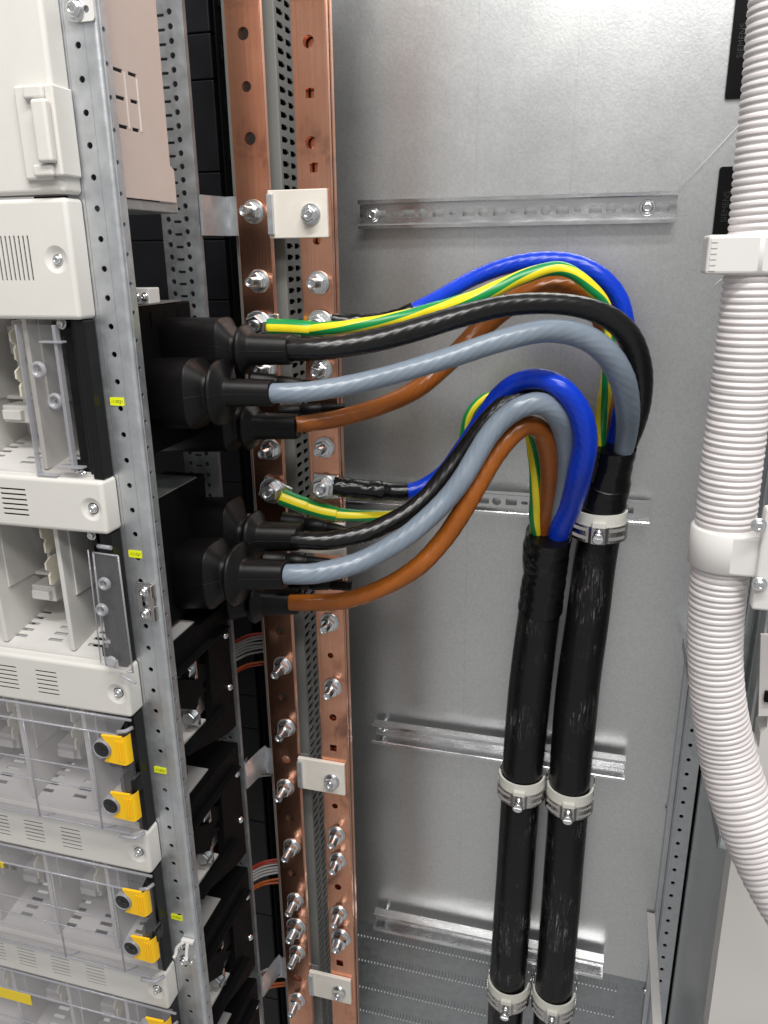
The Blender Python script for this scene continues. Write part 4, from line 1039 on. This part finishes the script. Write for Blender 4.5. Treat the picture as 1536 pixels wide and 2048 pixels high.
    if sticker:
        m = MB(); a = W(*sticker[0], Yc-.0015); b = W(*sticker[1], Yc-.0015)
        zt2 = max(a.z, b.z); 
        slab(m, rrect(((a.x+b.x)/2, Yc-.0012, (a.z+b.z)/2), abs(b.x-a.x), abs(a.z-b.z), 'Y', .0006, 3), [], (0, .0006, 0))
        for i in range(3): 
            for j in range(4 if abs(b.x-a.x) > .02 else 1): box(m, min(a.x, b.x)+.002+j*.011, min(a.x, b.x)+.010+j*.011, Yc-.0015, Yc-.0013, zt2-.0022-i*.0020-.0003, zt2-.0022-i*.0020+.0003, 0, 1)
        part('warning_sticker', m, ['sticker_warn', 'ink'], t)
    return t
closed(-.4585, -.6035, [(204, 1498), (222, 1611)], 'clear-lidded fuse switch with two yellow latches, directly under the strip with the hanging lid')
closed(-.6605, -.8060, [(246, 1803), (263, 1896)], 'clear-lidded fuse switch with two yellow latches beside the lowest yellow marker', sticker=((-30, 1718), (9, 1737)))
closed(-.8630, -1.010, [(292, 2058), (305, 2140)], 'clear-lidded fuse switch cut off by the bottom edge, with a yellow warning sticker', sticker=((-70, 1975), (60, 1992)))
# outer blocker behind the switch fronts
# ------------------------------------------------------------------ SWITCH BODIES right of the upright
X0 = -.425
SW = [o for o in COL.objects if o.parent is None and o.name.startswith('fuse_switch')]
def wX(px, py, X=X0): return W(px, py, X=X)
def body_box(z1, z0, sw):
    X0 = -.447; t = sw
    m = MB(); box(m, -.50, X0, .660, .812, z0, z1, .002)
    for i in range(5): box(m, X0, X0+.0008, .672+i*.028, .674+i*.028, z0+.006, z1-.006, .0003)
    part('housing', m, 'black_plastic', sw)
    m = MB(); slab(m, [(-.50, .662, z1+.0005), (X0+.001, .662, z1+.0005), (X0+.001, .79, z1+.0005), (-.50, .79, z1+.0005)], [circ((X0-.012, .70, z1+.0005), .0045, 'Z', 14)], (0, 0, .0015)); part('top_plate', m, 'dark_steel', t)
    m = MB()
    for (dy, dz) in ((.010, .026), (.018, .018), (.010, .040), (.012, .120), (.020, .128), (.028, .112)): lathe(m, (X0, .662+dy, z1-dz), (1, 0, 0), [(0, .0022), (.002, .0018)], 10)
    part('rivets', m, 'zinc_dull', t)
    return t
body_box(wX(330, 612).z, wX(330, 612).z-.150, SW[0])
body_box(wX(380, 985).z, wX(380, 985).z-.150, SW[1])
ZTOP = wX(344, 1302).z
def open_frame(zt, label):
    """parallelogram frame seen side-on (plane X0)"""
    y0, y1 = .664, .798; h = .150
    top = label if not isinstance(label, str) else thing('fuse_switch', label, 'switch', (X0, .74, zt-h), 'fuse switches stacked on the left')
    dz = zt-ZTOP
    def q(px, py, X=X0): v = wX(px, py, X); return Vector((v.x, v.y, v.z+dz))
    m = MB()
    ol = [(X0, y0, zt), (X0, y1, zt), (X0, y1, q(472, 1452).z), (X0, q(455, 1468).y, q(455, 1468).z), (X0, q(366, 1506).y-.01, q(366, 1506).z-.003), (X0, y0, q(366, 1506).z-.003)]
    il = [(X0, y0+.006, q(349, 1343).z), q(415, 1293), q(420, 1346), q(427, 1444), q(375, 1502), (X0, y0+.006, q(375, 1502).z)]
    slab(m, ol, [il], (-.010, 0, 0))
    box(m, X0-.0240, X0-.0102, y0, y1, zt-.004, zt-.0002, .0008); box(m, X0-.0240, X0-.0102, y1-.004, y1, q(472, 1452).z, zt-.0045)
    box(m, X0-.0005, X0+.009, y0, y1-.012, q(349, 1343).z-.0028, q(349, 1343).z+.0004, .001); box(m, X0-.0005, X0+.010, y0, y1-.030, ol[4][2]+.003, ol[4][2]+.006, .001)
    tube(m, [[*(q(441, 1410)+Vector((.001, 0, 0))), .0005], [*(q(430, 1450)+Vector((.001, 0, 0))), .0005]], 6)
    box(m, -.52, X0-.0245, y0, y1, zt-.16, zt-.001, .001)
    t = part('rear_frame', m, 'black_plastic', top)
    m = MB(); slab(m, [(-.50, y0, zt+.0004), (X0-.010, y0, zt+.0004), (X0-.010, y0+.072, zt+.0004), (-.50, y0+.072, zt+.0004)], [circ((X0-.022, y0+.030, zt+.0004), .0050, 'Z', 16)], (0, 0, .0016)); part('top_plate', m, 'grey_plastic', t)
    m = MB(); zf = q(375, 1502).z-.001
    box(m, X0-.0244, X0-.0225, y0+.002, y1-.006, zf, zt-.006)
    box(m, X0-.0224, X0-.0102, y0+.002, q(427, 1444).y, zf-.001, zf+.0016)
    slab(m, [Vector((X0-.0102, q(427, 1444).y+.001, q(427, 1444).z)), Vector((X0-.0102, q(427, 1444).y-.006, q(427, 1444).z)), q(372, 1497)+Vector((-.0102, 0, 0)), q(375, 1503)+Vector((-.0102, 0, 0))], [], (-.012, 0, 0))
    for i in range(4): box(m, X0-.0224, X0-.0165, q(415, 1400).y-.002-i*.0065, q(415, 1400).y-i*.0065+.0005, q(415, 1435).z, q(405, 1360).z, .0006)
    part('inner_plate', m, 'light_grey_plastic', t)
    m = MB(); bp = [(346, 1358), (389, 1360), (390, 1326), (418, 1330), (419, 1352), (400, 1372), (417, 1378), (398, 1396), (395, 1412), (393, 1420), (350, 1416)]
    slab(m, [q(a, b, X0-.004) for a, b in bp], [], (-.014, 0, 0))
    part('barrier', m, 'black_plastic', t)
    for a, b in ((371, 1342), (378, 1436)):
        m = MB(); c = q(a, b, X0-.012); rr = .0098
        box(m, c.x-.009, c.x+.0085, c.y+.006, c.y+.0085, c.z-.013, c.z+.012, .0005); box(m, c.x-.009, c.x+.0085, c.y+.0087, c.y+.0112, c.z-.014, c.z+.013, .0004, 1)
        lathe(m, (c.x, c.y+.0058, c.z), (0, -1, 0), [(0, rr*1.2), (.0018, rr*1.2)], 26); lathe(m, (c.x, c.y+.0040, c.z), (0, -1, 0), [(0, rr*.86), (.0062, rr*.86), (.007, rr*.78)], 6, smooth=False, rot=.3)
        part('terminal_bolt', m, ['zinc_dull', 'copper_nut'], t)
    for zc in (zt-.040, zt-.112):
        m = MB(); lathe(m, (X0, y1-.011, zc), (1, -.5, .1), [(0, .0045), (.002, .0045), (.004, .0030), (.0042, .0015)], 14); part('screw', m, 'zinc', t)
    return t
zt = ZTOP
for i, lb in enumerate((SW[2], SW[3], SW[4], 'black open frame of a further fuse switch, lowest behind the front upright')):
    open_frame(zt-i*.2005, lb)
    m = MB()
# small white part on the top of the first body
p = W(300, 600, .70); t = thing('terminal_block', 'small white terminal block with screws on top of the upper black switch body', 'terminal block', tuple(p))
m = MB(); box(m, -.47, X0-.004, .70, .72, wX(330, 612).z+.003, wX(330, 612).z+.018, .001); part('block', m, 'light_grey_plastic', t)
for k in range(3): pan_screw((X0-.008-k*.009, .699, wX(330, 612).z+.010), .0030, t)

# ------------------------------------------------------------------ BOOTS
def boot(L, label, plug=None, seam=True, Y=.76):
    p = W(L[0][0], L[0][1], L[0][3]); t = thing('cable_boot', label, 'boot', tuple(p), 'black plastic boots on the switch terminals')
    m = MB(); n = 32; vs = []; fs = []
    for (px, py, hp, Yv, e, dr) in L:
        c = W(px, py, Yv); h = hp*mpp(c); d = h*dr
        for i in range(n):
            a = 2*math.pi*i/n; ca, sa = math.cos(a), math.sin(a)
            vs.append((c.x, c.y+d*math.copysign(abs(ca)**e, ca), c.z+h*math.copysign(abs(sa)**e, sa)))
    for j in range(len(L)-1):
        for i in range(n): fs.append([j*n+i, j*n+(i+1) % n, (j+1)*n+(i+1) % n, (j+1)*n+i])
    fs.append(list(range(n))[::-1]); fs.append([(len(L)-1)*n+i for i in range(n)]); m.add(vs, fs, 0, True)
    o = part('boot_body', m, 'black_boot', t)
    if seam:
        mm = MB(); k = [L[i] for i in range(len(L))]
        tube(mm, [[W(q[0], q[1], q[3]).x, q[3]-q[2]*mpp(W(q[0], q[1], q[3]))*q[5], W(q[0], q[1], q[3]).z, .0004] for q in k], 6); part('seam', mm, 'black_boot', o)
    if plug:
        mm = MB(); (ax_, ay), (bx, by), r0, r1, Yp = plug
        a = W(ax_, ay, Yp); b = W(bx, by, Yp+.01); d = b-a; Ln = d.length; k = mpp(a)
        lathe(mm, a, d, [(0, r0*k), (Ln*.30, r0*k*.98), (Ln*.31, r0*k*.82), (Ln*.34, r0*k*.82), (Ln*.35, r0*k*.92), (Ln*.62, r0*k*.78), (Ln*.63, r0*k*.66), (Ln*.66, r0*k*.66), (Ln*.67, r0*k*.72), (Ln, r1*k)], 24)
        part('plug', mm, 'black_boot', t)
    return t
def prof(x0, xa, xn, xr, xe, yb, yn, hb, hn, Yv, d=.9):
    hb *= 1.07

    return [(x0, yb, hb, Yv, .6, d), (xa-14, yb, hb, Yv, .6, d), (xa-2, yb, hb*1.02, Yv, .6, d), (xa, yb, hb*1.02, Yv, .6, d), (xa+1, yb, hb*1.01, Yv, .6, d), (xn-7, yn, hb*.66, Yv, .68, d), (xn-5, yn, hb*.62, Yv, .6, d), (xn, yn, hb*.56, Yv, .8, 1), (xn+4, yn, hb*.60, Yv, .8, 1), (xr-4, yn, hb*.90, Yv, .8, 1), (xr, yn, hb*.96, Yv, .8, 1), (xr+5, yn, hb*.90, Yv, .8, 1), (xr+13, yn, hn*1.18, Yv, .8, 1), (xr+18, yn, hn*1.06, Yv, .7, 1), (xe-3, yn+1, hn, Yv, .8, 1), (xe, yn+1, hn*.94, Yv, .8, 1)]
boot(prof(285, 452, 478, 491, 582, 688, 699, 48, 29, .765), 'black boot on the black core of the higher loop, topmost boot', ((560, 679), (690, 690), 13, 6, .79))
boot(prof(270, 398, 428, 443, 546, 786, 785, 64, 26, .725), 'black boot on the grey core of the higher loop', ((505, 760), (660, 775), 16, 8, .755))
boot(prof(285, 466, 487, 501, 597, 852, 852, 46, 25, .805), 'black boot on the brown core of the higher loop', ((560, 823), (690, 812), 13, 5, .83))
boot(prof(305, 470, 494, 509, 600, 1050, 1073, 50, 27, .80), 'black boot on the black core of the lower loop', ((565, 1040), (702, 1062), 17, 6, .825))
boot(prof(300, 436, 462, 477, 572, 1146, 1148, 62, 28, .75), 'black boot on the grey core of the lower loop', ((530, 1118), (660, 1125), 16, 8, .78))
boot(prof(310, 472, 502, 516, 598, 1190, 1202, 42, 25, .815), 'black boot on the brown core of the lower loop, lowest boot', ((580, 1165), (705, 1172), 14, 10, .84))

# ------------------------------------------------------------------ SIGNAL WIRES
def bundle(y0, x0, x1, cols, label, up=0):
    t = thing('wire_bundle', label, 'wires', tuple(W(x0, y0, .95)), 'thin wires crossing between the uprights')
    for k, (c, dy) in enumerate(cols):
        rnd = random.Random(k+y0); m = MB(); yy = y0+dy; j = rnd.uniform(-3, 3)
        tube(m, pxpath([(x0-30, yy+22+j, 4.6, .90), (x0, yy+8, 4.6, .92), (x0+25, yy-4, 4.6, .94), (x0+55, yy-9+j*.5, 4.6, .95), (x1+10, yy-8+rnd.uniform(-2, 4), 4.6, .955), (x1+60, yy-2, 4.6, .96)], 5), 8)
        part('wire', m, {'r': 'wire_red', 'w': 'wire_white', 'o': 'wire_orange'}[c], t)
bundle(1275, 470, 525, [('r', 0), ('r', 3), ('w', 6), ('w', 12), ('w', 18), ('w', 24), ('w', 30), ('w', 38), ('o', 58), ('r', 63)], 'bundle of red, white and orange wires just below the boots')
bundle(1520, 490, 542, [('r', 0), ('w', 5), ('w', 14), ('w', 20), ('w', 26), ('w', 32), ('w', 38)], 'bundle of white wires with one red, beside the middle bracket')
bundle(1728, 502, 558, [('r', 0), ('r', 4), ('w', 9), ('w', 15), ('w', 21), ('w', 27), ('o', 40), ('o', 45)], 'bundle of red, white and orange wires above the lowest holder')
bundle(1942, 512, 575, [('w', 0), ('r', 5), ('w', 9), ('r', 12), ('w', 18), ('o', 32), ('o', 38)], 'lowest bundle of white, red and orange wires')
